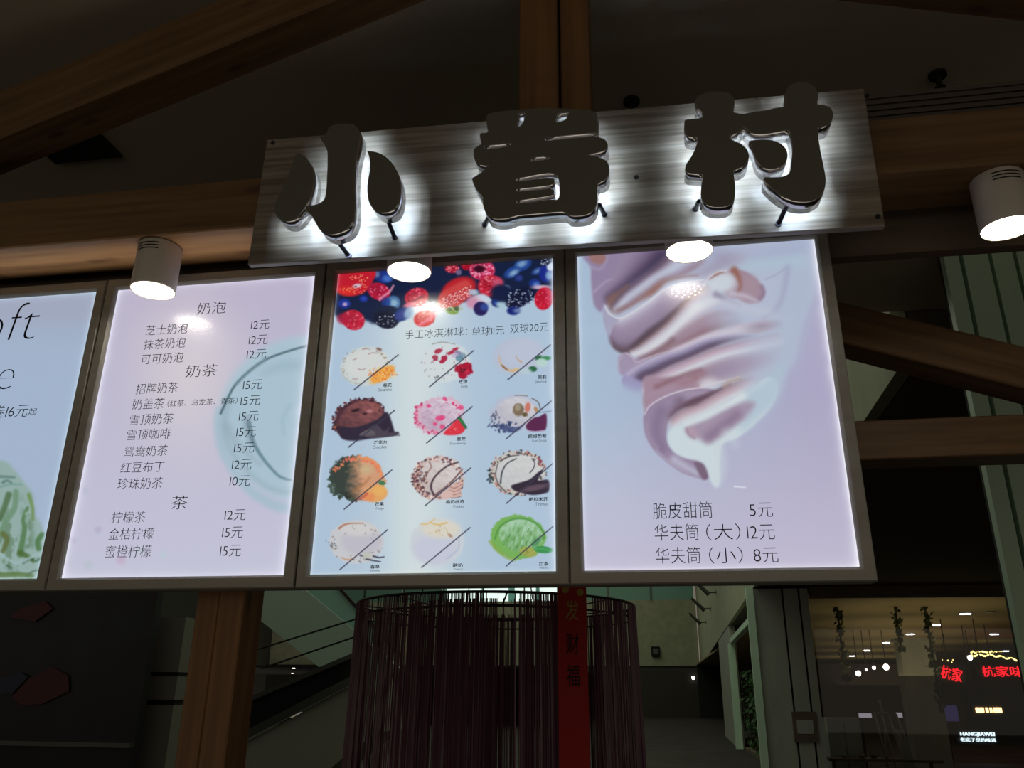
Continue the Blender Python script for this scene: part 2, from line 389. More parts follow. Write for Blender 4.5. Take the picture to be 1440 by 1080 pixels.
    def glow(s, e=.012, amt=.55, c=(235, 238, 255), sides='lrtb'):
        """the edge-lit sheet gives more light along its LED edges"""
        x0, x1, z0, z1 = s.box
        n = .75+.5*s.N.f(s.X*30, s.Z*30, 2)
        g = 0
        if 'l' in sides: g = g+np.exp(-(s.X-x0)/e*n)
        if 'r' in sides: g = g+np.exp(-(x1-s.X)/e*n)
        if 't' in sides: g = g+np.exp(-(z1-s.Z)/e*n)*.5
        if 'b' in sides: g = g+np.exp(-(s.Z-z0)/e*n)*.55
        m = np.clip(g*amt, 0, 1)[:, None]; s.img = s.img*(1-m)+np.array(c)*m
    def build(s, name, mat, parent):
        nx, nz = s.nx, s.nz; me = bpy.data.meshes.new(name)
        co = np.stack([s.X-parent.location.x, np.full_like(s.X, s.y-parent.location.y), s.Z-parent.location.z], 1).astype(np.float32)
        a = (np.arange(nz)[:, None]*(nx+1)+np.arange(nx)[None]).ravel()
        q = np.stack([a, a+1, a+nx+2, a+nx+1], 1).astype(np.int32)
        me.vertices.add(len(co)); me.vertices.foreach_set('co', co.ravel())
        me.loops.add(q.size); me.loops.foreach_set('vertex_index', q.ravel())
        me.polygons.add(len(q)); me.polygons.foreach_set('loop_start', np.arange(0, q.size, 4, dtype=np.int32))
        me.update(calc_edges=True)
        at = me.color_attributes.new('print', 'FLOAT_COLOR', 'POINT')
        k = np.clip(s.img, 0, 255)/255; lin = np.where(k <= .04045, k/12.92, ((k+.055)/1.055)**2.4)
        at.data.foreach_set('color', np.concatenate([lin, np.ones((len(lin), 1))], 1).astype(np.float32).ravel())
        return new(name, me, parent, mat)
def film():
    m = material('backlit_film', (.01, .01, .01), .32, spec=.5); nt = m.node_tree; b_ = nt.nodes['Principled BSDF']
    at = nt.nodes.new('ShaderNodeAttribute'); at.attribute_name = 'print'
    nt.links.new(at.outputs['Color'], b_.inputs['Emission Color']); b_.inputs['Emission Strength'].default_value = 1.02
    b_.inputs['Coat Weight'].default_value = .28; b_.inputs['Coat Roughness'].default_value = .012
    return m
m_film = film()
ZT, ZB = 2.682, 1.825
YP = .006   # film plane, behind the frame's lip
EDGES = [(-2.2485, -1.6205), (-1.5495, -.9215), (-.8505, -.2245), (-.1555, .4735)]

def light_box(k, label):
    x0, x1 = EDGES[k]; f = .0335
    t = thing('menu_light_box', label, 'light box', ((x0+x1)/2, .02, ZB-f), 'menu light boxes hung in a row under the beam')
    def rail(pts, dz=0):
        # a mitred rail with a sloping inner lip
        return pts
    X0, X1, Z0, Z1 = x0-f, x1+f, ZB-f, ZT+f
    def mk(o1, o2, i1, i2):
        bm = bmesh.new(); L = t.location
        def V_(p, y): return bm.verts.new((p[0]-L.x, y-L.y, p[1]-L.z))
        q = [(o1, -.004), (i1, 0), (i2, 0), (o2, -.004)]
        def mid(a_, b_, s_): return (a_[0]*(1-s_)+b_[0]*s_, a_[1]*(1-s_)+b_[1]*s_)
        prof = [(0, .052), (0, -.001), (.08, -.006), (.80, -.006), (.93, -.001), (1, .004), (1, .052)]
        A = [V_(mid(o1, i1, s_), y) for s_, y in prof]; B = [V_(mid(o2, i2, s_), y) for s_, y in prof]
        for i in range(len(prof)-1): bm.faces.new((A[i], A[i+1], B[i+1], B[i]))
        bm.faces.new(A[::-1]); bm.faces.new(B); bm.faces.new((A[-1], A[0], B[0], B[-1]))
        bmesh.ops.recalc_face_normals(bm, faces=bm.faces)
        new('frame_rail', to_mesh(bm, 'frame_rail'), t, m_alu)
    mk((X0, Z0), (X1, Z0), (x0, ZB), (x1, ZB)); mk((X1, Z1), (X0, Z1), (x1, ZT), (x0, ZT))
    mk((X0, Z1), (X0, Z0), (x0, ZT), (x0, ZB)); mk((X1, Z0), (X1, Z1), (x1, ZB), (x1, ZT))
    box('back_panel', X0+.004, X1-.004, .045, .05, Z0+.004, Z1-.004, m_dark, t)
    return t
LB = [light_box(0, 'menu light box cut by the left edge, with green ice cream print'),
      light_box(1, 'menu light box listing milk tea prices beside a pale green glass print'),
      light_box(2, 'menu light box with berries on top and twelve ice cream scoops'),
      light_box(3, 'menu light box with the large soft serve swirl print')]

def x_at(u, z):
    lo, hi = -4., 4.
    for _ in range(40):
        mid = (lo+hi)/2; P = np.array([mid, YP, z])-CAM
        if 720+F*(P@RT)/(P@FW) < u: lo = mid
        else: hi = mid
    return lo
def menu_text(k, s, u0, u1, v, h, thin=-.013, name='menu_line', mat=None, ref=None, shear=0, anchor=None, vr=None):
    """one printed line; u0..u1 and centre v (at its left end) in the photo's measure, h its height"""
    if s[-1] == '元' or '元' in s: s = s.replace('1', 'l')
    a = atY(u0 if anchor is None else u1, v, YP); z = a[2]
    hh = atY(u0, v-h/2, YP)[2]-atY(u0, v+h/2, YP)[2]
    text(name, s, x_at(u0, z), x_at(u1, z), z, hh, YP-.0006, mat or m_ink, LB[k], thin, anchor, shear, .0006, ref=ref)

# --- second box: milk tea list
p = Print(*EDGES[1], ZB, ZT, YP)
u_, v_ = p.U, p.V
t_ = np.clip((v_-400)/420, 0, 1)[:, None]
p.img[:] = np.array([183, 176, 200])*(1-t_)+np.array([192, 192, 212])*t_
hz = np.exp(-(((u_-265)/75)**2+((v_-520)/110)**2))[:, None]; p.img += hz*np.array([20, 18, 4])  # warm glow of the spot lamp on the film, painted into its colour
p.ell(437, 590, 128, 118, 0, (168, 192, 205), 9)
p.org(290, 460, 4.0)
p.ell(560, 520, 430, 400, 0, (166, 190, 204), 12, .8)
p.stroke([(70, 470), (64, 560), (85, 680), (150, 800), (250, 920), (380, 1000), (480, 1020)], 40, 60, (158, 186, 200), 6, .8)
p.stroke([(120, 420), (100, 560), (130, 680), (220, 800), (350, 900), (470, 930)], 46, 20, (148, 172, 184), 7, .7)
p.stroke([(120, 560), (160, 640), (220, 700), (300, 770)], 50, 20, (140, 158, 172), 7, .45)
p.stroke([(330, 260), (420, 220), (540, 215)], 30, 60, (150, 176, 190), 8, .6)
p.stroke([(470, 440), (430, 520), (440, 600)], 14, 8, (150, 178, 192), 5, .7)
p.stroke([(565, 105), (440, 142), (330, 185), (240, 250), (160, 330), (112, 420), (82, 485)], 12, 14, (84, 108, 118), 1.6, .95)
p.stroke([(330, 185), (240, 250), (170, 320)], 22, 16, (120, 146, 156), 3, .6)
p.stroke([(240, 540), (262, 640), (320, 740), (400, 830), (450, 855), (480, 860)], 26, 10, (96, 128, 138), 2.2, .9, mid=16)
p.stroke([(230, 520), (236, 600), (260, 660)], 44, 20, (120, 136, 150), 5, .5)
p.o = (0, 0, 1)
for (a_, b_, r_, c_) in [(138, 745, 4, (172, 165, 190)), (102, 760, 5, (176, 168, 192)), (120, 690, 4, (172, 180, 196)), (170, 788, 6, (190, 168, 190)),
                         (125, 795, 6, (176, 190, 200)), (230, 780, 4, (176, 200, 206)), (195, 775, 5, (182, 196, 205))]:
    p.ell(a_, b_, r_, r_, 0, c_, 4, .7)
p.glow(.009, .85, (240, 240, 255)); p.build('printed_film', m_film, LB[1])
for s_, u0, u1, v, h in [('奶泡', 277.7, 318, 434.5, 16.5), ('芝士奶泡', 206, 264, 465, 14), ('抹茶奶泡', 202.7, 261, 485, 14), ('可可奶泡', 199, 258, 505.6, 14),
        ('奶茶', 262, 305.4, 522.7, 17), ('招牌奶茶', 191.7, 250.4, 547.4, 14.5), ('奶盖茶', 186.5, 231.3, 569, 15), ('（红茶、乌龙茶、青茶）', 236, 334, 568, 9),
        ('雪顶奶茶', 183, 244, 590.8, 15), ('雪顶咖啡', 179, 240, 612, 15), ('鸳鸯奶茶', 175.5, 235.5, 635.5, 15), ('红豆布丁', 170.4, 231, 658, 15),
        ('珍珠奶茶', 166, 228.7, 680.7, 15.5), ('茶', 241.5, 264, 707, 19), ('柠檬茶', 157.6, 204.4, 728, 15.5), ('金桔柠檬', 153.7, 216.4, 751.4, 16), ('蜜橙柠檬', 149, 213, 776, 17),
        ('12元', 353.5, 379, 457.5, 12.5), ('12元', 350.5, 376.8, 478.8, 13), ('12元', 347.5, 374.8, 499, 13), ('15元', 342.4, 369, 541.8, 13.5), ('15元', 339, 366, 564, 13.5),
        ('15元', 336.5, 363.8, 586, 13.5), ('15元', 333, 360.5, 607.8, 14), ('15元', 329.6, 357.8, 630.4, 14), ('12元', 326.7, 354, 653.8, 14.5), ('10元', 323.7, 352, 676.8, 14.5),
        ('12元', 316.5, 345.8, 724.6, 15), ('15元', 313, 342, 749, 15.5), ('15元', 310, 339, 774.8, 16)]:
    menu_text(1, s_, u0, u1, v, h, thin=-.010 if h < 10 else -.013, name='price' if s_[0] == '1' else 'menu_line')

# --- fourth box: soft serve
p = Print(*EDGES[3], ZB, ZT, YP)
u_, v_ = p.U, p.V
tx = np.clip((u_-830)/340, 0, 1)[:, None]; ty = np.clip((v_-560)/240, 0, 1)[:, None]
bg = np.array([163, 184, 206])*(1-tx)+np.array([168, 162, 192])*tx; p.img[:] = bg*(1-ty)+np.array([187, 182, 204])*ty
hz = np.exp(-(((u_-850)/60)**2+((v_-720)/120)**2))[:, None]; p.img += hz*np.array([4, 4, 4])
A_ = (810, 335, 4.114); B_ = (840, 480, 4.8)
p.org(*A_)
body = [(50, 60), (52, 105), (85, 160), (90, 230), (95, 300), (105, 380), (150, 430), (170, 520), (195, 590), (225, 650), (245, 680), (240, 740), (270, 790), (275, 850),
        (330, 890), (390, 895), (385, 1010), (395, 1090), (420, 1150), (500, 1250), (640, 1350), (760, 1400), (830, 1440), (855, 1420), (860, 1300), (880, 1180), (960, 1140), (1080, 1040),
        (1170, 900), (1210, 800), (1270, 700), (1290, 600), (1310, 500), (1370, 350), (1400, 200), (1385, 0), (900, 0), (400, 40)]
p.poly(body, (173, 182, 203), 6)
p.stroke([(1250, 60), (1290, 250), (1260, 500), (1200, 700), (1080, 850)], 240, 60, (168, 180, 202), 20, .7)
p.stroke([(800, 90), (1000, 110), (1300, 60)], 90, 120, (163, 172, 198), 16, .8)
p.stroke([(900, 170), (1100, 150), (1300, 130)], 60, 60, (170, 190, 206), 10, .8)
p.poly([(50, 95), (300, 70), (540, 60), (540, 120), (470, 190), (340, 280), (220, 350), (165, 400), (140, 425), (105, 385), (92, 300), (86, 220), (84, 165)], (142, 128, 158), 3.5)
p.band([(300, 60), (250, 140), (215, 230), (150, 300)], [(560, 60), (480, 150), (330, 260), (175, 370)], [(148, 132, 158), (140, 124, 152), (118, 100, 130), (74, 62, 88), (62, 54, 80)], 4)
p.ell(125, 112, 50, 36, 20, (150, 112, 110), 3)
p.stroke([(85, 165), (140, 180), (180, 120), (182, 80)], 12, 6, (160, 150, 176), 3, .8)
p.stroke([(105, 310), (170, 252), (210, 236)], 10, 2, (176, 164, 190), 3, .7)
p.poly([(178, 345), (250, 300), (300, 270), (330, 300), (280, 390), (240, 430), (200, 420)], (124, 94, 88), 5, .9)
p.band([(520, 100), (450, 170), (350, 250), (260, 320), (200, 400)], [(760, 130), (640, 205), (520, 240), (430, 305), (330, 375), (240, 440)], [(74, 62, 84), (120, 100, 118), (178, 174, 196), (186, 198, 212), (172, 170, 190), (152, 138, 160), (140, 108, 112)], 2.5, ([0, .1, 1], [.6, 1, 1]))
p.band([(700, 70), (800, 110), (760, 150), (640, 210)], [(1000, 90), (940, 150), (860, 175), (740, 235)], [(166, 168, 190), (150, 146, 172), (156, 146, 168), (170, 160, 180)], 6, ([0, .2, 1], [.3, .9, .9]))
p.stroke([(700, 215), (600, 228), (520, 248), (450, 300), (370, 350), (300, 395), (240, 415)], 2, 14, (136, 104, 106), 5, .85, mid=30)
p.ell(450, 300, 44, 12, -42, (144, 92, 76), 6, .7)
p.band([(165, 385), (190, 432), (250, 462), (330, 425), (430, 358), (520, 288), (640, 262), (745, 240)], [(192, 560), (200, 610), (245, 655), (310, 662), (400, 610), (510, 520), (600, 420), (720, 310)],
       [(204, 204, 214), (172, 164, 186), (156, 142, 166), (147, 131, 156), (143, 127, 152), (134, 116, 142), (106, 88, 106), (86, 70, 80)], 1.6, ([0, .85, 1], [1, 1, .5]))
p.stroke([(610, 380), (520, 470), (420, 550), (330, 630), (300, 655)], 4, 10, (80, 64, 76), 5, .85, mid=42)
p.stroke([(250, 470), (215, 510), (196, 570), (210, 620)], 2, 2, (168, 158, 182), 1.6, .8)
p.poly([(160, 400), (190, 440), (244, 468), (212, 512), (194, 562), (168, 520), (155, 450)], (160, 158, 184), 2)
p.stroke([(165, 388), (190, 434), (248, 464), (322, 432), (420, 366), (510, 300), (600, 262), (740, 240)], 5, 3, (206, 206, 216), 1.2, .9, mid=8)
p.band([(300, 650), (350, 625), (440, 555), (540, 470), (610, 390), (650, 340), (760, 270)], [(330, 690), (400, 672), (490, 625), (570, 560), (650, 490), (740, 425), (880, 370)],
       [(104, 80, 80), (160, 140, 152), (184, 176, 190), (200, 202, 212), (208, 211, 216), (206, 206, 214), (186, 176, 192)], 2, ([0, .85, 1], [1, 1, .5]))
p.band([(350, 690), (430, 655), (520, 600), (610, 520), (710, 452), (810, 412), (930, 400)], [(350, 720), (430, 690), (520, 660), (620, 620), (720, 575), (840, 525), (980, 500)],
       [(186, 172, 186), (152, 130, 146), (154, 132, 150), (150, 126, 144), (138, 108, 120), (128, 98, 106)], 2.5, ([0, .7, 1], [1, 1, 0]))
p.stroke([(560, 590), (510, 630), (440, 668), (370, 700)], 30, 8, (124, 94, 98), 5, .8)
p.band([(520, 655), (640, 605), (760, 552), (890, 520), (1010, 490), (1130, 470)], [(520, 668), (650, 648), (780, 604), (900, 565), (1030, 545), (1150, 520)], [(196, 176, 190), (196, 194, 208), (194, 192, 206), (176, 166, 186)], 2.5, ([0, .1, .7, 1], [0, 1, 1, .4]))
p.ell(1075, 508, 80, 24, -8, (152, 140, 158), 6, .85); p.ell(1050, 536, 36, 8, -8, (166, 154, 158), 3, .6)
p.poly([(243, 705), (258, 675), (300, 664), (350, 700), (430, 690), (380, 735), (300, 790), (250, 780)], (156, 142, 168), 3)
p.stroke([(250, 770), (246, 715), (270, 680)], 8, 4, (176, 172, 194), 3, .7)
p.poly([(264, 830), (278, 788), (330, 752), (420, 716), (540, 680), (500, 780), (410, 815), (398, 880), (340, 884), (288, 864)], (150, 146, 182), 3)
p.stroke([(290, 860), (340, 880), (392, 890)], 30, 30, (158, 170, 198), 9, .9)
p.band([(290, 790), (340, 750), (410, 712), (510, 672), (610, 640), (720, 592), (840, 562), (1000, 548)], [(395, 830), (400, 806), (460, 785), (560, 735), (670, 690), (780, 640), (920, 592), (1080, 560)],
       [(196, 182, 200), (158, 150, 182), (142, 134, 164), (112, 102, 130), (84, 72, 98), (92, 74, 96), (130, 104, 120)], 2, ([0, .75, 1], [1, 1, 0]))
p.stroke([(288, 662), (325, 690), (350, 718), (400, 698), (480, 668), (560, 648), (640, 610), (720, 580)], 6, 3, (192, 172, 188), 1.3, .95)
p.band([(395, 818), (460, 790), (560, 742), (680, 690), (800, 642), (950, 598), (1170, 545)], [(385, 900), (470, 856), (600, 800), (720, 745), (860, 692), (1020, 655), (1220, 610)],
       [(128, 100, 116), (180, 156, 172), (190, 168, 184), (186, 172, 190), (204, 207, 214), (206, 210, 216), (186, 184, 200)], 2, ([0, .7, 1], [1, 1, .2]))
p.band([(395, 915), (480, 858), (610, 800), (720, 748), (860, 696), (1020, 660), (1200, 620)], [(400, 990), (460, 930), (590, 885), (720, 850), (830, 840), (980, 815), (1160, 740)],
       [(190, 176, 190), (150, 118, 130), (140, 106, 114), (146, 116, 128), (158, 138, 154), (190, 184, 196)], 3, ([0, .5, .75, 1], [1, 1, .6, 0]))
p.ell(900, 745, 150, 44, -14, (160, 148, 172), 9, .8)
p.ell(850, 760, 60, 24, -14, (148, 132, 158), 8, .7)
# curl near the upper right
p.poly([(800, 240), (840, 205), (890, 182), (945, 180), (1010, 208), (1065, 258), (1092, 315), (1070, 362), (1000, 380), (930, 350), (880, 340)], (158, 134, 150), 3)
p.stroke([(1075, 280), (1085, 320), (1050, 362)], 20, 16, (130, 112, 138), 4, .8)
p.ell(845, 258, 86, 60, -14, (194, 202, 212), 8)
p.stroke([(915, 185), (940, 225), (952, 275), (935, 315)], 40, 4, (142, 92, 78), 5, .9)
p.ell(1010, 270, 40, 50, 0, (160, 140, 150), 8, .7)
p.stroke([(772, 236), (815, 206), (856, 196)], 6, 4, (146, 104, 96), 2.5, .9, mid=20)
p.stroke([(740, 270), (770, 230), (820, 196), (870, 188)], 8, 6, (200, 196, 206), 2)
p.stroke([(810, 325), (870, 352), (945, 388)], 36, 10, (140, 132, 158), 5, .9)
p.stroke([(900, 320), (980, 335), (1050, 365)], 30, 14, (188, 180, 196), 5, .9)
p.stroke([(1225, 170), (1205, 300), (1165, 400), (1090, 460)], 20, 6, (150, 150, 178), 8, .7)
p.stroke([(1095, 238), (1150, 215), (1205, 178)], 4, 3, (150, 148, 172), 3, .7)
p.stroke([(880, 370), (1000, 410), (1120, 430)], 60, 40, (184, 190, 206), 9, .8)
# lower half
p.org(*B_)
p.poly([(318, 250), (420, 240), (640, 250), (700, 320), (560, 330), (430, 380), (350, 440), (322, 480), (315, 380)], (158, 132, 150), 4)
p.stroke([(400, 310), (500, 262), (620, 215), (700, 195)], 34, 20, (132, 96, 106), 5, .85)
p.stroke([(540, 290), (640, 265), (720, 220)], 30, 10, (150, 112, 122), 8, .8)
p.stroke([(340, 370), (430, 330), (540, 300)], 30, 20, (160, 138, 158), 6, .8)
p.stroke([(700, 300), (850, 270), (960, 240)], 10, 6, (206, 200, 204), 2, .9)
p.ell(755, 285, 50, 34, 0, (204, 200, 208), 9, .9)
p.poly([(312, 560), (316, 490), (360, 425), (450, 372), (560, 330), (700, 318), (790, 330), (760, 370), (640, 420), (540, 460), (490, 520), (468, 600), (470, 680), (520, 750), (600, 790), (690, 808),
        (735, 850), (752, 905), (735, 930), (690, 925), (620, 905), (560, 880), (470, 815), (380, 730), (328, 640)], (145, 129, 155), 2.5)
p.stroke([(560, 365), (640, 352), (720, 350)], 40, 20, (162, 146, 168), 7, .8)
p.stroke([(900, 290), (770, 355), (660, 410), (560, 445), (498, 500)], 2, 6, (94, 70, 84), 4, .95, mid=60)
p.stroke([(560, 400), (530, 450), (490, 500)], 60, 40, (112, 92, 112), 8, .7)
p.stroke([(430, 470), (400, 560), (405, 640), (440, 720)], 70, 60, (126, 110, 140), 9, .8)
p.stroke([(335, 560), (345, 640), (400, 720)], 20, 20, (156, 140, 164), 5, .7)
p.stroke([(322, 490), (350, 440), (420, 392), (510, 352), (610, 325), (730, 308)], 7, 9, (206, 194, 206), 1.5)
p.stroke([(520, 800), (600, 850), (680, 890)], 60, 40, (176, 174, 194), 6, .95)
p.stroke([(400, 740), (470, 800), (540, 850), (600, 885)], 14, 10, (170, 160, 182), 3, .8)
p.poly([(655, 815), (710, 825), (735, 870), (750, 915), (720, 935), (690, 900), (670, 860)], (116, 96, 118), 3)
p.band([(490, 530), (560, 470), (680, 420), (800, 350), (950, 270), (1060, 230)], [(500, 600), (600, 540), (740, 480), (880, 400), (1020, 330), (1160, 250)], [(120, 92, 106), (182, 158, 168), (184, 164, 176), (200, 200, 208), (204, 212, 216)], 2.5, ([0, .7, 1], [1, 1, 0]))
p.stroke([(860, 300), (900, 270), (960, 250)], 30, 16, (170, 148, 140), 5, .8)
p.poly([(476, 640), (490, 600), (530, 575), (600, 545), (740, 480), (880, 410), (1040, 320), (1160, 240), (1220, 300), (1180, 430), (1060, 560), (940, 655), (850, 690), (830, 780), (830, 940), (805, 985),
        (765, 945), (735, 850), (690, 808), (600, 788), (530, 755), (485, 700)], (197, 210, 216), 3)
p.poly([(1000, 360), (1120, 270), (1240, 180), (1240, 320), (1190, 430), (1100, 510), (1000, 590), (960, 560)], (170, 188, 204), 12, .85)
p.poly([(598, 585), (640, 560), (740, 520), (860, 450), (980, 410), (1060, 420), (1010, 500), (900, 590), (800, 660), (740, 688), (690, 662), (640, 650), (608, 625)], (158, 142, 164), 7)
p.stroke([(940, 500), (850, 570), (760, 640)], 60, 70, (134, 114, 140), 9, .9)
p.ell(640, 610, 36, 26, 40, (176, 150, 166), 5, .8)
p.stroke([(602, 590), (615, 625), (655, 655)], 10, 8, (150, 120, 140), 3, .8)
p.stroke([(600, 555), (740, 500), (880, 430), (980, 370)], 30, 40, (206, 214, 218), 5, .9)
p.stroke([(870, 620), (900, 650), (930, 690)], 60, 40, (196, 204, 214), 10, .5)
p.stroke([(820, 700), (850, 850), (810, 970)], 50, 20, (196, 202, 212), 9, .6)
p.stroke([(925, 980), (1000, 986)], 8, 6, (225, 225, 235), 1.2)
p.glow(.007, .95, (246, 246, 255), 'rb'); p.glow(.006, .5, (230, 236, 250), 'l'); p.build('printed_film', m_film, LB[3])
for s_, u0, u1, v, h in [('脆皮甜筒', 918, 1001.6, 718.7, 23), ('5元', 1054, 1086.4, 717.5, 20), ('华夫筒', 920.6, 982.5, 749, 23), ('（大）', 993, 1041, 748.5, 23), ('12元', 1050.5, 1089, 748.8, 21),
                         ('华夫筒', 922, 985, 781.4, 23), ('（小）', 997, 1044.4, 781, 23), ('8元', 1059.7, 1094, 781, 21)]:
    menu_text(3, s_, u0, u1, v, h, name='price' if s_[-1] == '元' else 'menu_line')

# --- first box: green ice cream (only its right part is in view)
p = Print(*EDGES[0], ZB, ZT, YP, .0022)
u_, v_ = p.U, p.V
p.img[:] = np.array([160, 178, 202]); p.img += np.exp(-((v_-430)/40)**2)[:, None]*np.array([-2, -12, -14])
p.org(0, 600, 4.909)
p.poly([(-900, 1100), (-900, 500), (-300, 240), (0, 230), (100, 300), (170, 390), (220, 460), (236, 600), (300, 720), (310, 1100)], (142, 168, 164), 4)
nn = p.N.f(p.U*.09, p.V*.05, 4); n2 = p.N.f(p.U*.2+9, p.V*.07+4, 3)
mask = np.clip((v_-(690-.0*u_))/40, 0, 1)*np.clip((52-u_)/10, 0, 1)
mm = (np.clip((nn-.48)*7, 0, 1)*.55*mask)[:, None]; p.img = p.img*(1-mm)+np.array([78, 112, 78])*mm
for pts, w0, w1, c_ in [([(-60, 340), (20, 345), (100, 350)], 20, 12, (84, 118, 110)), ([(20, 385), (50, 372), (80, 390)], 16, 10, (78, 112, 104)), ([(-40, 430), (60, 400), (150, 400)], 12, 10, (112, 148, 142)),
        ([(60, 470), (30, 560), (0, 640)], 44, 30, (76, 106, 70)), ([(110, 450), (100, 560), (50, 640), (10, 720)], 40, 40, (104, 140, 112)), ([(200, 470), (225, 560), (225, 640)], 26, 16, (104, 138, 76)),
        ([(190, 560), (160, 640), (170, 700), (150, 820), (140, 880)], 20, 46, (76, 116, 72)), ([(140, 870), (200, 900), (230, 930)], 40, 20, (70, 100, 50)), ([(20, 740), (50, 780), (20, 860)], 40, 30, (92, 104, 56)),
        ([(290, 745), (262, 790), (268, 840)], 34, 40, (66, 110, 62)), ([(160, 940), (200, 915), (225, 915)], 14, 24, (52, 86, 56)), ([(245, 930), (275, 912)], 12, 18, (56, 92, 70)),
        ([(50, 960), (75, 975)], 14, 14, (60, 92, 74)), ([(-40, 1010), (20, 1025), (120, 1020), (220, 1030)], 40, 30, (80, 108, 52)), ([(180, 1035), (225, 1000), (270, 990)], 10, 10, (70, 96, 74)),
        ([(60, 890), (90, 850)], 8, 8, (110, 128, 110)), ([(0, 880), (120, 940), (250, 880)], 20, 20, (152, 178, 180)), ([(180, 600), (200, 590)], 18, 16, (150, 172, 160))]:
    p.stroke(pts, w0, w1, c_, 2.2, .85)
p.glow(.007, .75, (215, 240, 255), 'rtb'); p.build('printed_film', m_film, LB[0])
menu_text(0, 'Soft', -60, 55, 450, 50, thin=-.028, anchor='r', shear=.12, name='heading')
menu_text(0, 'Ice', -60, 21, 525, 42, thin=-.028, anchor='r', shear=.1, name='heading', )
menu_text(0, '蛋卷16元', -60, 40, 577, 18, anchor='r', shear=.1)
menu_text(0, '起', 41, 52, 579, 9)

# --- third box: berries and scoops
p = Print(*EDGES[2], ZB, ZT, YP, .0015)
u_, v_ = p.U, p.V; R_ = random.Random(5)
hz = np.exp(-((u_-585)/55)**2)[:, None]  # lamp halo down the middle, painted into the film's background colour
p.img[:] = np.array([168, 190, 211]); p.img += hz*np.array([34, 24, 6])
Z1, Z2 = (465, 355, 9.0), (620, 355, 9.0)
p.org(*Z1)
p.poly([(0, 780), (60, 800), (170, 880), (260, 800), (470, 870), (560, 900), (820, 860), (960, 760), (1000, 700), (1100, 640), (1500, 620), (1800, 620), (2000, 620), (2180, 640), (2380, 660), (2500, 560), (2800, 540),
        (2800, -100), (-100, -100), (-100, 780)], (20, 32, 62), 4)
p.o = (0, 0, 1)
def drupe(cx, cy, rx, ry, ang, base, lite, dark, n=60, ss=1.1, cl=None):
    p.ell(cx, cy, rx, ry, ang, base, 1.6)
    p.ell(cx-.25*rx, cy-.3*ry, rx*.6, ry*.5, ang, tuple(.8*c for c in base), 4, .5)
    for _ in range(n):
        a_, r_ = R_.random()*6.28, R_.random()**.5
        px, py = cx+rx*.9*r_*math.cos(a_), cy+ry*.9*r_*math.sin(a_)
        k = R_.random(); s_ = ss*(.6+.8*R_.random())
        p.ell(px, py, s_, s_*.8, 0, lite if k > .5 else dark, .8, .75)
def blueb(cx, cy, rx, ry, ang=0, hl=(.3, -.1), lite=(110, 150, 200), base=(28, 44, 110)):
    p.ell(cx, cy, rx, ry, ang, base, 2)
    p.ell(cx+hl[0]*rx, cy+hl[1]*ry, rx*.55, ry*.5, ang, lite, 3, .8)
red, rl, rd = (190, 30, 48), (226, 128, 140), (140, 14, 34)
# right / back row first
blueb(541, 389, 12, 9, 0, (.3, .3), (80, 120, 200), (26, 50, 130)); blueb(530, 386, 7, 8, 0, (0, 0), (110, 130, 170))
blueb(735, 372, 13, 8, -25, (-.1, -.1), (132, 168, 200), (34, 66, 140)); blueb(720, 383, 12, 7, -30, (.2, .1), (150, 185, 205), (34, 66, 140))
blueb(756, 381, 9, 5, -25, (0, 0), (120, 150, 190), (24, 50, 120)); blueb(767, 385, 9, 12, 0, (.6, .2), (150, 190, 215), (24, 40, 130))
blueb(752, 399, 8, 7, 0, (.3, .2), (92, 134, 200), (26, 50, 130)); blueb(729, 391, 6, 5, 0, (.2, 0), (60, 70, 140))
p.ell(774, 375, 5, 6, 0, (200, 212, 228), 2)
drupe(766, 366, 9, 7, 0, (24, 30, 56), (170, 180, 200), (14, 20, 44), 40, 1)
drupe(636, 378, 10, 6, 0, (176, 34, 58), rl, rd, 26); p.ell(645, 383, 4, 4, 0, (110, 96, 130), 2)
drupe(656, 372, 8, 8, 0, (160, 18, 40), (190, 40, 60), rd, 10)
drupe(678, 380, 18, 14, 0, (200, 60, 100), (236, 160, 190), (160, 20, 60), 110, 1.3); p.ell(674, 378, 8, 5, 0, (56, 10, 30), 2)
p.ell(645, 408, 26, 17, -25, (180, 34, 44), 3); p.ell(632, 420, 16, 10, -20, (200, 60, 40), 4)
p.poly([(622, 432), (618, 415), (640, 400), (655, 394), (663, 402), (660, 415), (650, 425), (640, 433)], (196, 66, 66), 3)
for _ in range(260):
    a_ = R_.random(); b_ = R_.random(); px, py = 622+a_*40+b_*2, 424-a_*20+b_*16-4
    if px < 663: p.ell(px, py, .9, .6, -30, (236, 196, 196) if R_.random() > .4 else (150, 30, 50), .6, .85)
drupe(690, 402, 18, 15, -10, (190, 36, 58), (226, 120, 140), rd, 50, 1.4); p.ell(700, 398, 8, 7, 0, (190, 90, 120), 4, .7)
p.ell(672, 424, 15, 10, -20, (200, 184, 200), 3); p.ell(664, 425, 8, 8, 0, (196, 130, 160), 4, .8); p.ell(666, 411, 7, 4, 0, (170, 180, 200), 2)
p.ell(683, 420, 10, 4, 25, (190, 206, 222), 2)
blueb(676, 434, 10, 10, 0, (.5, -.2), (50, 80, 160), (34, 28, 84)); blueb(699, 425, 8, 7, 0, (-.1, 0), (40, 80, 170), (20, 34, 90))
p.ell(705, 428, 7, 5, 0, (160, 190, 205), 3); p.ell(713, 405, 5, 4, 30, (140, 165, 190), 2); p.ell(706, 412, 16, 12, 0, (18, 28, 62), 4)
drupe(733, 418, 22, 12, -35, (18, 26, 56), (160, 176, 204), (12, 16, 40), 150, 1.1)
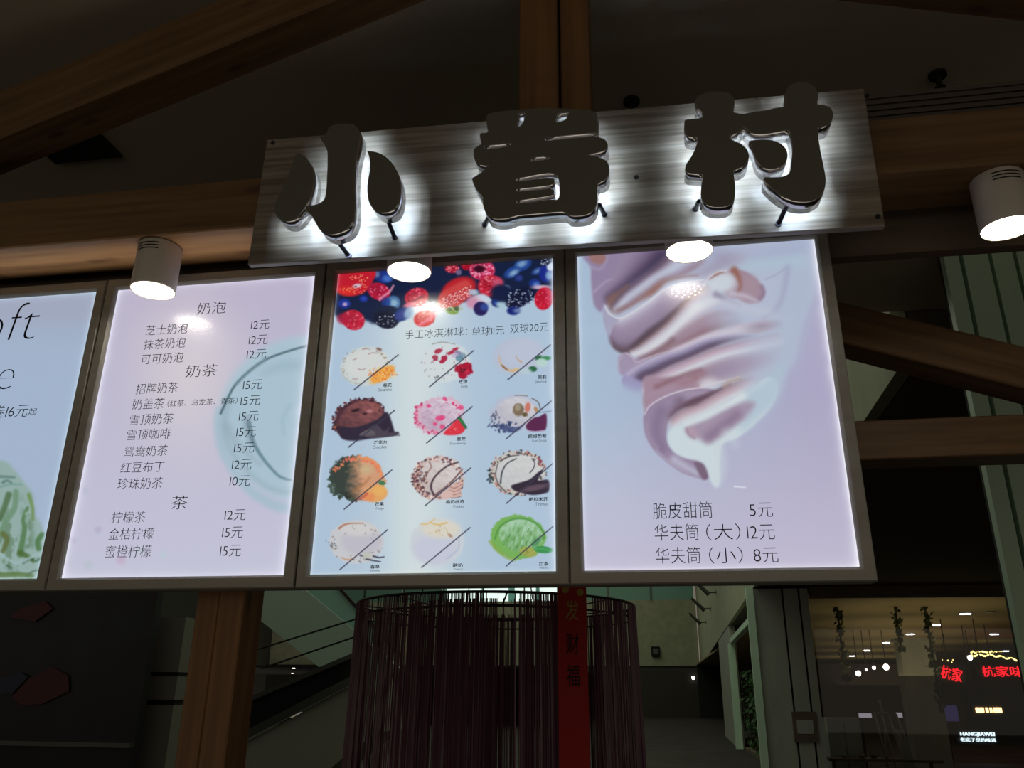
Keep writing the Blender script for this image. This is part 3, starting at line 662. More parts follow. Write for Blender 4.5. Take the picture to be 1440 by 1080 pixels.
drupe(722, 428, 10, 6, 0, (20, 28, 60), (190, 186, 210), (12, 16, 40), 30, 1.1)
blueb(722, 437, 9, 6, 0, (.6, 0), (130, 155, 190), (20, 34, 110))
p.ell(762, 404, 13, 3, 0, (200, 170, 190), 2)
drupe(765, 420, 13, 16, 15, (196, 24, 52), (222, 90, 120), (160, 10, 40), 36, 1.1)
# left group
p.ell(497, 399, 27, 17, -12, (194, 32, 48), 2); p.poly([(472, 384), (524, 380), (524, 395), (500, 412), (478, 408)], (188, 28, 46), 2)
p.ell(488, 409, 12, 6, 0, (214, 50, 40), 4, .8)
for _ in range(90):
    a_ = R_.random()*6.28; r_ = .35+.6*R_.random(); px, py = 497+27*r_*math.cos(a_), 399+16*r_*math.sin(a_)
    if px > 490 or py > 404: p.ell(px, py, .8, .6, 0, (238, 150, 110), .6, .9)
p.ell(502, 402, 6, 3, -10, (205, 180, 190), 1.5); p.ell(500, 403, 1.5, 1.2, 0, (120, 60, 80), 1)
drupe(533, 410, 16, 12, 20, (176, 28, 62), (222, 120, 150), rd, 36, 1.2); p.stroke([(553, 402), (548, 410), (540, 416), (534, 421)], 3, 4, (216, 140, 170), 1.5, .8)
blueb(484, 427, 9, 7, 0, (.2, 0), (60, 80, 180), (26, 44, 130)); p.ell(485, 428, 3, 2.5, 0, (176, 150, 190), 1.5)
blueb(511, 420, 6, 5, 0, (.1, 0), (50, 80, 190), (24, 40, 120)); blueb(553, 426, 10, 10, 0, (.1, 0), (150, 185, 205), (70, 110, 160))
p.ell(543, 425, 6, 7, 0, (28, 60, 140), 3, .8); p.stroke([(548, 420), (558, 422), (559, 430), (550, 434)], 1.2, 1.2, (84, 120, 150), 1, .8)
drupe(586, 418, 17, 13, -15, (192, 44, 70), (228, 110, 130), rd, 36, 1.4); p.stroke([(576, 425), (586, 421), (594, 417)], 2, 3, (130, 16, 40), 1.2); p.ell(576, 429, 9, 4, -20, (214, 110, 130), 2)
drupe(497, 450, 16, 14, 20, (190, 34, 60), (222, 130, 150), rd, 50, 1); p.ell(484, 448, 10, 8, 0, (170, 28, 58), 3, .8)
p.ell(544, 444, 22, 14, 0, (20, 32, 58), 2)
drupe(543, 450, 17, 12, 10, (18, 24, 46), (196, 200, 216), (12, 18, 40), 40, 1.2)
blueb(566, 442, 12, 9, -30, (-.1, .1), (60, 70, 140), (30, 54, 120)); p.ell(575, 440, 6, 9, 20, (150, 178, 205), 3, .9)
drupe(597, 448, 15, 11, -15, (206, 36, 44), (226, 120, 120), (180, 20, 30), 30, 1.2); p.stroke([(612, 440), (606, 447), (598, 452), (590, 457)], 7, 4, (226, 130, 150), 2, .7)
p.ell(636, 437, 9, 5, 5, (118, 150, 60), 1.5); p.ell(632, 435, 4, 2, 0, (56, 80, 40), 1.2); p.stroke([(634, 432), (641, 438)], 1.6, 1, (190, 205, 170), .8); p.ell(642, 434, 4, 3, 0, (60, 84, 44), 1.2)
p.ell(648, 434, 3, 2, 0, (170, 180, 160), 1.5)

def flecks(cx, cy, rx, ry, n, cols, rmin=.75, rmax=1.02, s0=1.2, s1=2.6, a0=0, a1=360):
    for _ in range(n):
        t = math.radians(a0+(a1-a0)*R_.random()); r_ = rmin+(rmax-rmin)*R_.random(); s_ = s0+(s1-s0)*R_.random()
        p.ell(cx+rx*r_*math.cos(t), cy+ry*r_*math.sin(t), s_, s_*.6, R_.random()*180, cols[R_.randrange(len(cols))], .8, .85)
def scoop(cx, cy, rx, ry, ang, c1, c2, rim, rag=.07, a=1, grain=None, light=None, gs=(.12, .3)):
    """an ice cream scoop seen obliquely: ragged skirt, smooth rounder ball, scraped grain"""
    p.ell(cx, cy, rx, ry, ang, rim, 1.6, a, rag, .25, seed=cx)
    def col(u, v, U_, V_):
        n = p.N.f((U_*.9+V_*.5)*gs[0]+cx, (V_-U_*.4)*gs[1]+cy, 4)
        k = np.clip(.5+.5*(u*.5-v*.6)+(n-.5)*1.1, 0, 1)[:, None]
        return np.array(c2)*(1-k)+np.array(c1)*k
    p.ell(cx+rx*.08, cy-ry*.02, rx*.84, ry*.84, ang, col, 2, a)
    if grain: 
        for _ in range(46):
            t = R_.random()*6.28; r_ = R_.random()**.5*.75; x_, y_ = cx+rx*r_*math.cos(t), cy+ry*r_*math.sin(t)
            p.stroke([(x_, y_), (x_+2+3*R_.random(), y_-1-2*R_.random())], .8, .4, grain, .7, .55)
W_ = (196, 200, 204)
# row 1
p.ell(514, 515, 35, 27, -8, (198, 205, 204), 2.2, .95, .09); p.ell(516, 512, 29, 20, -10, (206, 209, 207), 5, .9)
p.stroke([(481, 518), (484, 530), (496, 538), (506, 540)], 1.6, 1.2, (176, 176, 160), 1, .8); flecks(514, 515, 35, 27, 34, [(150, 146, 130), (176, 170, 150), (130, 110, 100)], .85, 1, .6, 1.3, 90, 330)
flecks(514, 515, 35, 27, 12, [(150, 120, 80)], .85, .98, .7, 1.5, 300, 400)
for q in [[(504, 519), (509, 520), (514, 518)], [(518, 498), (524, 496), (530, 497)], [(510, 491), (519, 490)], [(497, 506), (502, 504)], [(496, 533), (503, 533)]]: p.stroke(q, 1.3, .8, (150, 110, 120), .8, .8)
p.ell(533, 491, 4, 1.8, 15, (130, 96, 90), 1)
p.ell(538, 526, 20, 9, -32, (226, 160, 74), 2, 1, .2)
flecks(538, 526, 20, 9, 120, [(232, 190, 90), (226, 130, 60), (240, 200, 130), (214, 110, 50)], 0, 1.1, .8, 1.8)
p.ell(626, 510, 35, 27, -10, (204, 212, 215), 3, .9, .06)
for a_, b_, c_, d in [(616, 494, 6, 3), (612, 503, 4, 4), (625, 504, 5, 4), (634, 496, 6, 2.4), (622, 508, 4, 3), (640, 491, 5, 2)]: p.ell(a_, b_, c_, d, -20, (166, 30, 64), 1, .95, .3, .6)
for a_, b_, c_ in [(644, 497, (120, 110, 150)), (650, 500, (110, 140, 160)), (640, 500, (186, 170, 196)), (646, 504, (84, 130, 150))]: p.ell(a_, b_, 5, 4, 0, c_, 1.5, .8, .3, .5)
p.stroke([(608, 484), (622, 481), (640, 484)], 1, .8, (120, 110, 96), .8, .8)
flecks(626, 510, 34, 26, 40, [(120, 130, 130), (150, 80, 100)], .3, 1, .5, 1.1); flecks(615, 530, 14, 4, 14, [(84, 96, 96)], 0, 1, .6, 1.3)
for a_, b_, r_ in [(653, 520, 11), (645, 519, 6), (657, 514, 6), (660, 522, 5), (651, 528, 6)]: p.ell(a_, b_, r_, r_*.8, 0, (164, 18, 52), 1.4, 1, .25, .4)
p.ell(651, 521, 4, 3, 0, (90, 14, 34), 2); flecks(653, 520, 11, 8, 18, [(200, 40, 76), (120, 8, 36)], .2, .9, 1, 2)
p.ell(729, 501, 36, 26, -5, (178, 186, 204), 3.5, .9, .05); p.ell(735, 496, 28, 19, -8, (182, 190, 210), 6, .8)
p.stroke([(702, 501), (704, 511), (712, 519), (722, 522)], 1.5, 4, (196, 170, 140), 1.2); p.stroke([(706, 514), (713, 520)], 2.4, 2, (130, 96, 60), 1); p.ell(725, 520, 5, 2, -8, (206, 176, 130), 1.2)
p.stroke([(725, 500), (729, 506), (733, 509)], 1, 3, (186, 160, 140), 1)
p.ell(757, 503, 5, 2.6, -30, (40, 96, 64), 1.2); p.ell(767, 504, 8, 3, -5, (50, 130, 76), 1.2); p.ell(749, 519, 6, 4, 0, (36, 96, 62), 1.2); p.ell(762, 510, 8, 6, 0, (178, 204, 200), 2); p.ell(740, 522, 8, 4, 0, (176, 200, 206), 2, .8)
# row 2
scoop(505, 588, 38, 27, -22, (142, 84, 84), (84, 52, 60), (74, 44, 56), .16)
flecks(505, 588, 37, 27, 80, [(60, 34, 44), (100, 60, 70), (122, 74, 70), (48, 30, 44)], .8, 1.04, 1.4, 3)
flecks(480, 600, 10, 12, 14, [(150, 90, 60), (110, 60, 50)], .2, 1, 1, 2.4)
p.poly([(478, 600), (500, 601), (530, 590), (545, 580), (556, 610), (560, 612), (520, 617), (498, 620), (480, 616)], (44, 36, 56), 2)
p.poly([(522, 600), (530, 597), (540, 606), (548, 600), (546, 608), (559, 607), (558, 612), (525, 616), (512, 612)], (70, 62, 76), 1.4); p.poly([(505, 612), (520, 603), (528, 612)], (92, 84, 92), 1.2)
p.ell(500, 577, 6, 2, -15, (38, 26, 36), 1); p.ell(513, 582, 3, 1.5, 0, (50, 30, 40), 1); p.ell(520, 578, 4, 2.4, 0, (182, 120, 130), 1.5, .8)
scoop(617, 584, 35, 26, -14, (212, 196, 210), (184, 160, 182), (206, 172, 192), .14, grain=(168, 120, 150))
flecks(617, 584, 35, 26, 46, [(196, 60, 106), (220, 130, 160), (186, 60, 110)], .85, 1.05, 1.2, 2.8, 90, 230); flecks(617, 584, 33, 24, 9, [(210, 60, 110)], .8, 1, 1, 2.6, 250, 360)
for a_, b_, r_ in [(603, 571, 3.4), (625, 560, 3), (648, 573, 4), (618, 588, 5), (622, 587, 4), (612, 596, 3), (622, 600, 4)]: p.ell(a_, b_, r_, r_*.8, 0, (214, 70, 122), 1.2, .9, .3, .5)
p.poly([(624, 610), (634, 598), (642, 590), (650, 594), (654, 603), (648, 610), (636, 612)], (210, 48, 66), 1.6); p.stroke([(646, 588), (650, 594), (655, 601)], 5, 4, (40, 104, 66), 1.2); p.ell(649, 592, 4, 2, 50, (50, 120, 70), 1)
flecks(640, 603, 10, 7, 16, [(236, 110, 110)], 0, .9, .5, .9)
scoop(722, 581, 34, 26, -8, (202, 200, 206), (176, 176, 190), (176, 184, 204), .12)
flecks(708, 600, 22, 8, 50, [(60, 70, 110), (40, 56, 96), (90, 96, 130)], .1, 1, 1.2, 2.6); p.poly([(700, 596), (712, 600), (730, 600), (738, 596), (728, 606), (716, 608), (704, 603)], (58, 72, 116), 2, .8)
flecks(695, 588, 8, 12, 26, [(90, 96, 120), (60, 66, 90)], .1, 1, .8, 2)
p.ell(729, 576, 8, 9, 15, (120, 104, 84), 1.4, 1, .2); p.ell(728, 573, 4, 5, 0, (150, 140, 120), 1.5); p.ell(742, 573, 4, 7, 10, (196, 116, 100), 1.4); p.ell(738, 583, 4, 3, 0, (96, 84, 56), 1.2); p.stroke([(748, 560), (757, 566), (760, 576)], 1.2, 1.4, (96, 84, 80), .9)
p.stroke([(724, 556), (734, 556), (742, 557)], 1, .8, (120, 90, 70), .8); p.ell(754, 576, 4, 2.6, 60, (170, 130, 90), 1.4)
p.poly([(741, 596), (750, 588), (758, 586), (768, 582), (768, 602), (760, 606), (746, 606), (740, 602)], (86, 34, 74), 1.6); p.stroke([(742, 605), (752, 607), (765, 605)], 1.4, 1.4, (180, 150, 180), .9, .8); p.stroke([(757, 580), (768, 579), (776, 578)], 1, 1, (90, 90, 130), .8, .8)
# row 3
def mango(u, v, U_, V_):
    n = p.N.f(U_*.16, V_*.3, 4); k = np.clip((U_-487)/22+(n-.5)*.8, 0, 1)[:, None]; q = np.clip((V_-690)/12, 0, 1)[:, None]*np.clip((512-U_)/20, 0, 1)[:, None]
    c_ = np.array([52, 62, 58])*(1-k)+np.array([204, 150, 116])*k
    h_ = np.clip(1-np.hypot((U_-515)/16, (V_-660)/12), 0, 1)[:, None]
    return c_*(1-.4*q)+h_*np.array([-10, 24, 20])
p.ell(503, 673, 40, 32, 14, mango, 1.6, 1, .12, .25)
flecks(503, 673, 38, 31, 40, [(222, 110, 88), (226, 130, 84), (214, 126, 96)], .82, 1, 1.6, 3.2, 200, 345); flecks(500, 676, 38, 30, 40, [(48, 66, 56), (66, 82, 70)], .8, 1.02, 2, 3.4, 95, 190)
p.stroke([(512, 644), (524, 648), (534, 660), (537, 672)], 3, 3, (222, 140, 92), 1.4); p.stroke([(498, 690), (510, 682), (520, 672)], 4, 2, (150, 100, 60), 3, .6)
p.ell(528, 694, 17, 12, -8, (218, 160, 98), 1.8); p.ell(534, 690, 9, 7, 0, (226, 172, 96), 3, .8); p.ell(519, 699, 8, 6, 0, (222, 130, 84), 3, .7); p.ell(537, 679, 5, 3, 10, (60, 120, 80), 1)
p.stroke([(505, 702), (512, 698), (516, 694)], 2, 3, (176, 70, 70), 1.6, .8)
scoop(616, 672, 37, 31, -6, (210, 204, 204), (186, 172, 170), (196, 176, 172), .1)
flecks(616, 672, 36, 30, 130, [(120, 74, 78), (90, 56, 70), (196, 140, 120), (230, 216, 210), (70, 50, 66)], .76, 1.03, 1.2, 2.8)
flecks(590, 676, 12, 20, 50, [(96, 64, 72), (200, 160, 140), (66, 50, 64)], .2, 1, 1, 2.4)
p.stroke([(644, 650), (628, 656), (612, 670), (606, 684), (610, 696)], 2, 3, (72, 56, 66), 1.2); p.stroke([(650, 660), (640, 672), (628, 684), (612, 696)], 2, 2.6, (110, 80, 86), 1.2); p.stroke([(604, 650), (606, 658), (598, 668), (594, 676)], 2, 1.6, (140, 100, 96), 1, .8)
for k in range(4): p.stroke([(632, 682+k*5), (640, 684+k*4.6), (648, 679+k*5.4)], 3.6, 3.4, (206, 168, 158), 1); p.stroke([(632, 684.6+k*5), (640, 686.6+k*4.6), (648, 682+k*5.4)], 1, 1, (130, 90, 96), .8)
p.ell(628, 696, 9, 6, -10, (208, 176, 170), 1.4)
scoop(728, 665, 40, 31, -4, (204, 204, 204), (188, 190, 192), (190, 186, 180), .1)
flecks(728, 665, 39, 31, 120, [(70, 60, 64), (50, 60, 66), (180, 120, 110), (206, 196, 180), (100, 70, 72)], .84, 1.04, 1, 2.6); flecks(690, 670, 6, 10, 18, [(40, 60, 66), (60, 70, 76)], .2, 1, 1.2, 2.6)
p.stroke([(726, 645), (713, 652), (706, 664), (704, 679)], 1.4, 2.4, (66, 70, 76), .9); p.stroke([(748, 645), (752, 651), (750, 659), (745, 665)], 1.4, 1.4, (66, 66, 74), .9); p.stroke([(700, 652), (697, 668), (702, 682), (712, 692)], 1.2, 2, (90, 84, 88), 1)
p.stroke([(704, 648), (716, 642), (730, 640)], 2.2, 1.2, (84, 74, 80), 1); flecks(760, 648, 5, 4, 12, [(110, 50, 70), (150, 70, 80)], .1, 1, 1, 2)
p.poly([(719, 683), (730, 679), (745, 674), (757, 664), (764, 660), (760, 668), (757, 676), (771, 675), (772, 690), (764, 694), (748, 696), (730, 692), (722, 689)], (46, 36, 54), 1.6); p.ell(752, 686, 18, 4, -12, (96, 76, 92), 2, .9)
# row 4
p.ell(501, 762, 38, 31, 0, (194, 194, 198), 2, .95, .1); p.ell(508, 760, 28, 21, 0, (184, 182, 194), 5, .9); p.ell(505, 745, 24, 9, 0, (204, 202, 200), 4, .8)
p.stroke([(477, 743), (484, 738), (494, 736), (511, 736)], 3, 1, (168, 116, 92), 1.3); p.stroke([(480, 784), (488, 787), (496, 786)], 1.4, 2, (186, 140, 106), 1.3)
flecks(501, 764, 37, 29, 34, [(100, 100, 106), (150, 130, 120), (130, 120, 110)], .6, 1, .7, 1.7); flecks(466, 764, 9, 9, 10, [(90, 92, 96)], .2, 1, .8, 1.8)
for q in [[(515, 786), (524, 788), (535, 790)], [(525, 782), (533, 784), (540, 783)], [(507, 781), (510, 782)]]: p.stroke(q, 2.6, 1.6, (62, 66, 84), .9)
p.ell(516, 781, 6, 4, 0, (180, 186, 170), 2, .8)
p.ell(615, 762, 38, 33, -6, (196, 202, 208), 3, .9, .05); p.ell(611, 772, 30, 22, 0, (190, 194, 212), 7, .9); p.ell(620, 744, 26, 13, 0, (212, 206, 190), 5, .9)
p.stroke([(592, 737), (600, 737), (606, 734), (612, 729)], 1.6, 1.2, (212, 180, 110), 1); p.stroke([(606, 735), (616, 738), (628, 735)], 1.6, 2.2, (206, 176, 110), 1.2); p.ell(633, 753, 4, 2, 40, (170, 140, 120), 1); flecks(620, 748, 16, 8, 16, [(200, 176, 130), (180, 160, 140)], .1, 1, .8, 1.6)
p.stroke([(645, 758), (645, 770), (638, 778), (628, 786)], 1.6, 1.6, (164, 172, 200), 1.8, .8)
def mat_(u, v, U_, V_):
    n = p.N.f((U_+V_*.3)*.35, V_*.14, 4); k = np.clip(.62-.35*v+(n-.5)*1.3, 0, 1)[:, None]
    return np.array([92, 150, 76])*(1-k)+np.array([160, 198, 168])*k
p.ell(729, 755, 39, 31, 6, (112, 170, 86), 1.6, 1, .08, .2); p.ell(733, 753, 31, 24, 4, mat_, 2, 1)
p.stroke([(696, 758), (702, 742), (716, 732), (734, 729), (752, 735), (764, 748), (764, 758)], 2.4, 3, (76, 140, 66), 1.3, .9); p.stroke([(690, 762), (700, 774), (714, 784), (724, 787)], 5, 4, (126, 160, 66), 2.5, .8)
for a_, b_ in [(722, 760), (728, 748), (735, 758), (740, 766), (727, 770), (746, 752), (716, 755), (742, 748), (733, 772)]: p.stroke([(a_, b_), (a_+1.5, b_-5)], 1.6, .8, (70, 122, 62), 1, .8)
p.ell(754, 762, 8, 4, -50, (60, 130, 90), 2, .7); p.ell(743, 776, 12, 7, 10, (150, 160, 76), 1.6, 1, .15); flecks(743, 776, 11, 6, 20, [(176, 170, 90), (120, 130, 60)], 0, 1, .8, 1.6); p.ell(764, 773, 13, 5, 4, (52, 140, 76), 1.2); p.stroke([(753, 772), (764, 772), (774, 775)], .8, .6, (110, 190, 130), .7, .7)
for a_, b_, c_, d in [(498, 548, 560, 499), (604, 544, 666, 493), (714, 534, 774, 485), (490, 629, 555, 577), (600, 623, 664, 572), (712, 617, 775, 564), (484, 716, 551, 661), (598, 711, 662, 658), (712, 708, 777, 652),
                      (478, 801, 545, 745), (593, 798, 661, 742), (712, 796, 778, 740)]:
    p.stroke([(a_, b_), (c_, d)], 1.5, 1.5, (52, 54, 74), .7)
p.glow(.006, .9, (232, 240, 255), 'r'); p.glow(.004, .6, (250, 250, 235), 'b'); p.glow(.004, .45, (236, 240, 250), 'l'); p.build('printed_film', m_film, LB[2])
menu_text(2, '手工冰淇淋球：', 569.5, 657, 471, 12.5); menu_text(2, '单球11元', 664, 709, 466.8, 12.5); menu_text(2, '双球20元', 717.5, 771, 462.5, 13)
for c_, e_, u1, v, hw in [('桂花', 'Osmanthus', 551, 542, 12), ('玫瑰', 'Rose', 657.5, 537, 12), ('茉莉', 'Jasmine', 768.5, 531, 12.5), ('巧克力', 'Chocolate', 544, 622.5, 18), ('草莓', 'Strawberry', 655, 618, 12.5),
                         ('朗姆葡萄', 'Rum Grape', 768.5, 614, 26), ('芒果', 'Mango', 540, 709, 12.5), ('香奶曲奇', 'Cookies', 653, 706, 26), ('提拉米苏', 'Tiramisu', 770.5, 702.5, 27), ('香草', 'Vanilla', 534, 797, 13),
                         ('酸奶', 'Yogurt', 651, 795, 14), ('抹茶', 'Matcha', 771.5, 793, 13.5)]:
    menu_text(2, c_, u1-hw, u1, v, 5.5, thin=.012, name='flavour_name')
    if v < 790: menu_text(2, e_, u1-len(e_)*2.2, u1, v+6.5, 4.2, thin=-.012, name='flavour_name')
    else: menu_text(2, e_, u1-len(e_)*2.1, u1, v+5.6, 2.6, thin=-.012, name='flavour_name')

# ------------------------------------------------------------------ sign board and its three characters
YS = -.198   # front face of the board
sx0, sx1 = atY(372, 197, YS)[0], atY(1245, 318, YS)[0]
sz0 = (atY(347, 372, YS)[2]+atY(1245, 318, YS)[2])/2; sz1 = (atY(372, 197, YS)[2]+atY(1220, 123, YS)[2])/2
sb = thing('sign_board', 'long grey wood-grain board behind the three large glowing characters', 'sign', ((sx0+sx1)/2, YS, sz0))
box('board', sx0, sx1, YS, -.178, sz0, sz1, m_lam, sb, .002)
for u, v in [(380, 207), (1214, 129), (893, 248), (1233, 298)]:
    q = atY(u, v, YS); rod('screw', (q[0], YS+.001, q[2]), (q[0], YS-.003, q[2]), .006, m_dark, sb, 10)
sb.rotation_euler = (0, .0172, 0)
YF, YB = -.292, -.242   # letter front and back edge
def loopxz(pts, ox, oy, sc, it):
    P = [tuple(atY(ox+a/sc, oy+b_/sc, YF)[[0, 2]]) for a, b_ in pts]
    for _ in range(it):
        Q = []
        for i in range(len(P)):
            a, b_ = np.array(P[i]), np.array(P[(i+1) % len(P)]); Q += [tuple(a*.78+b_*.22), tuple(a*.22+b_*.78)]
        P = Q
    return P
def fill_mesh(loops, y, ext, offset, name):
    cu = bpy.data.curves.new('c', 'CURVE'); cu.dimensions = '2D'; cu.fill_mode = 'BOTH'; cu.extrude = ext/2; cu.offset = offset
    for L in loops:
        sp = cu.splines.new('POLY'); sp.points.add(len(L)-1); sp.use_cyclic_u = True
        for i, (a, b_) in enumerate(L): sp.points[i].co = (a, b_, 0, 1)
    o = bpy.data.objects.new('c', cu); COL.objects.link(o); bpy.context.view_layer.update()
    me = bpy.data.meshes.new_from_object(o.evaluated_get(bpy.context.evaluated_depsgraph_get())); bpy.data.objects.remove(o)
    n = len(me.vertices); co = np.empty(n*3); me.vertices.foreach_get('co', co); co = co.reshape(-1, 3)
    me.vertices.foreach_set('co', np.stack([co[:, 0], y-co[:, 2], co[:, 1]], 1).ravel()); me.flip_normals(); me.update(); me.name = name
    return me
def shift(me, L):
    me.transform(Matrix.Translation(-L)); return me
def character(pieces, label, rods, sc, ox, oy, it):
    outer0 = [loopxz(q, ox, oy, sc, it) for piece in pieces for q in piece]
    xs = [a for L in outer0 for a, _ in L]; zs = [b_ for L in outer0 for _, b_ in L]
    t = thing('channel_letter', label, 'sign letter', ((min(xs)+max(xs))/2, YB, min(zs)), 'backlit steel characters on the sign board')
    L0 = t.location
    for piece in pieces:
        loops = [loopxz(q, ox, oy, sc, it) for q in piece]
        new('letter_face', shift(fill_mesh(loops, YF, .0015, 0, 'letter_face'), L0), t, m_face)
        bm = bmesh.new()
        for L in loops:
            v0 = [bm.verts.new((a, YF, b_)) for a, b_ in L]; v1 = [bm.verts.new((a, YB, b_)) for a, b_ in L]
            for i in range(len(L)): j = (i+1) % len(L); bm.faces.new((v0[i], v0[j], v1[j], v1[i]))
        bmesh.ops.recalc_face_normals(bm, faces=bm.faces)
        o = new('steel_side', shift(to_mesh(bm, 'steel_side', True), L0), t, m_steel)
        md = o.modifiers.new('s', 'SOLIDIFY'); md.thickness = .0012; md.offset = 0
        # LED modules: small emitting pads inside the hollow letter
        cand = np.array(loops[0]); mn, mx = cand.min(0), cand.max(0); k = 0
        def inside(x, z):
            c_ = False
            for L in loops:
                for i in range(len(L)):
                    (ax, az), (bx, bz) = L[i], L[(i+1) % len(L)]
                    if (az > z) != (bz > z) and x < (bx-ax)*(z-az)/(bz-az)+ax: c_ = not c_
            return c_
        step = .026
        for xi in np.arange(mn[0]+.012, mx[0], step):
            for zi in np.arange(mn[1]+.012, mx[1], step):
                ok = all(inside(xi+a*.015, zi+b_*.015) for a, b_ in ((1, 0), (-1, 0), (0, 1), (0, -1), (0, 0), (.4, .4), (-.4, .4), (.4, -.4), (-.4, -.4), (0, .5), (0, -.5), (0, -1.7)))
                if ok:
                    bm = bmesh.new(); bm_box(bm, -.005, .005, 0, .002, -.004, .004)
                    o = new('led_module', to_mesh(bm, 'led_module') if 'led' not in CACHE else CACHE['led'], t, m_led if 'led' not in CACHE else None)
                    CACHE.setdefault('led', o.data); o.location = Vector((xi, YF+.003, zi))-L0
    for (u0, v0_, u1, v1_) in rods:
        a, b_ = atY(u0, v0_, YB-.002), atY(u1, v1_, YS); rod('standoff_rod', a, b_, .0058, m_rod, t, 10)
        rod('rod_foot', (b_[0], YS-.004, b_[2]), (b_[0], YS, b_[2]), .008, m_rod, t, 12)
    return t
CACHE = {}
XIAO = [[[(240, 280), (290, 298), (335, 345), (365, 405), (366, 490), (350, 570), (325, 640), (290, 695), (250, 748), (205, 778), (150, 778), (110, 755), (84, 715), (86, 655), (110, 600), (150, 520), (190, 430), (220, 345)]],
        [[(475, 92), (560, 70), (655, 75), (698, 120), (700, 185), (680, 262), (664, 350), (655, 480), (655, 560), (662, 625), (660, 720), (642, 790), (610, 835), (555, 862), (490, 876), (440, 862), (400, 825), (375, 775), (355, 735), (308, 695),
          (312, 664), (370, 662), (420, 645), (446, 615), (456, 570), (463, 480), (467, 350), (467, 255), (440, 212), (400, 172), (455, 160)]],
        [[(752, 266), (760, 268), (830, 280), (890, 312), (940, 365), (975, 430), (990, 500), (990, 580), (975, 650), (950, 690), (905, 713), (850, 716), (800, 690), (765, 640), (752, 560), (758, 480), (775, 400), (772, 320)]]]
character(XIAO, 'leftmost dark glowing character, reading 小, on the sign board', [(470, 333, 490.5, 360), (545, 309, 555, 334)], 5.141, 370, 160, 2)
JUAN = [[[(192, 135), (215, 112), (300, 96), (440, 82), (600, 72), (700, 70), (860, 75), (1010, 86), (1075, 105), (1086, 160), (1084, 262), (1082, 285), (1040, 299), (1110, 305), (1155, 335), (1166, 372), (1150, 402), (1095, 422), (1005, 440), (1005, 446),
          (1060, 452), (1120, 472), (1165, 505), (1177, 560), (1165, 620), (1130, 652), (1085, 660), (1078, 700), (1078, 820), (1060, 875), (1020, 910), (970, 926), (900, 932), (850, 925), (825, 895), (750, 898), (560, 915), (420, 926), (400, 938), (350, 952), (270, 955),
          (212, 938), (184, 895), (165, 840), (168, 775), (130, 742), (96, 682), (76, 632), (130, 600), (180, 560), (228, 527), (130, 522), (108, 500), (88, 440), (92, 400), (120, 375), (162, 352), (148, 335), (138, 270), (208, 266), (196, 200)],
         [(505, 108), (500, 150), (480, 200), (430, 236), (418, 226), (432, 190), (452, 150), (445, 112), (470, 102)], [(760, 106), (852, 94), (850, 122), (830, 156), (790, 180), (736, 184), (755, 130)],
         [(645, 336), (680, 300), (1000, 270), (1072, 264), (1076, 284), (1030, 298), (850, 316)], [(176, 368), (386, 346), (390, 372), (300, 388), (195, 400), (168, 386)], [(532, 500), (568, 456), (680, 450), (708, 478), (620, 490)],
         [(423, 634), (600, 598), (720, 582), (762, 604), (778, 650), (778, 803), (700, 803), (430, 838), (430, 810), (600, 785), (732, 765), (735, 715), (600, 725), (432, 740), (428, 714), (600, 698), (735, 680), (735, 632), (700, 628), (430, 658)]]]
character(JUAN, 'middle dark glowing character, reading 眷, on the sign board', [(687, 306, 682, 316), (843, 288, 850, 302)], 5.686, 650, 140, 1)
CUN = [[[(150, 140), (210, 108), (290, 95), (380, 100), (424, 140), (425, 200), (408, 246), (440, 252), (480, 263), (540, 250), (650, 234), (720, 216), (795, 206), (794, 150), (796, 90), (832, 46), (900, 25), (980, 40), (1025, 90), (1030, 150), (1022, 190), (1080, 194),
         (1125, 215), (1142, 260), (1130, 312), (1095, 346), (1030, 352), (1030, 420), (1045, 520), (1066, 620), (1086, 720), (1082, 790), (1060, 842), (1010, 880), (940, 896), (860, 890), (780, 860), (700, 802), (650, 750), (636, 716), (700, 722), (780, 712), (822, 692),
         (838, 640), (852, 520), (842, 440), (826, 375), (780, 378), (700, 396), (620, 406), (560, 400), (520, 376), (495, 350), (468, 378), (440, 400), (395, 410), (386, 438), (430, 455), (482, 480), (520, 520), (533, 570), (515, 622), (470, 650), (415, 657),
         (422, 720), (432, 800), (425, 880), (400, 916), (340, 932), (260, 930), (200, 900), (183, 850), (190, 760), (206, 697), (150, 690), (90, 686), (68, 665), (72, 630), (110, 578), (145, 510), (166, 428), (110, 425), (75, 410), (66, 360), (66, 300), (130, 295), (200, 285),
         (200, 250), (160, 215), (143, 175)]],
       [[(528, 458), (545, 452), (600, 445), (680, 444), (750, 465), (800, 510), (813, 560), (796, 612), (750, 646), (690, 662), (630, 645), (590, 600), (572, 540), (555, 490)]]]
character(CUN, 'rightmost dark glowing character, reading 村, on the sign board', [(1106, 289, 1095, 315), (983, 283, 978, 294)], 5.143, 950, 110, 1)

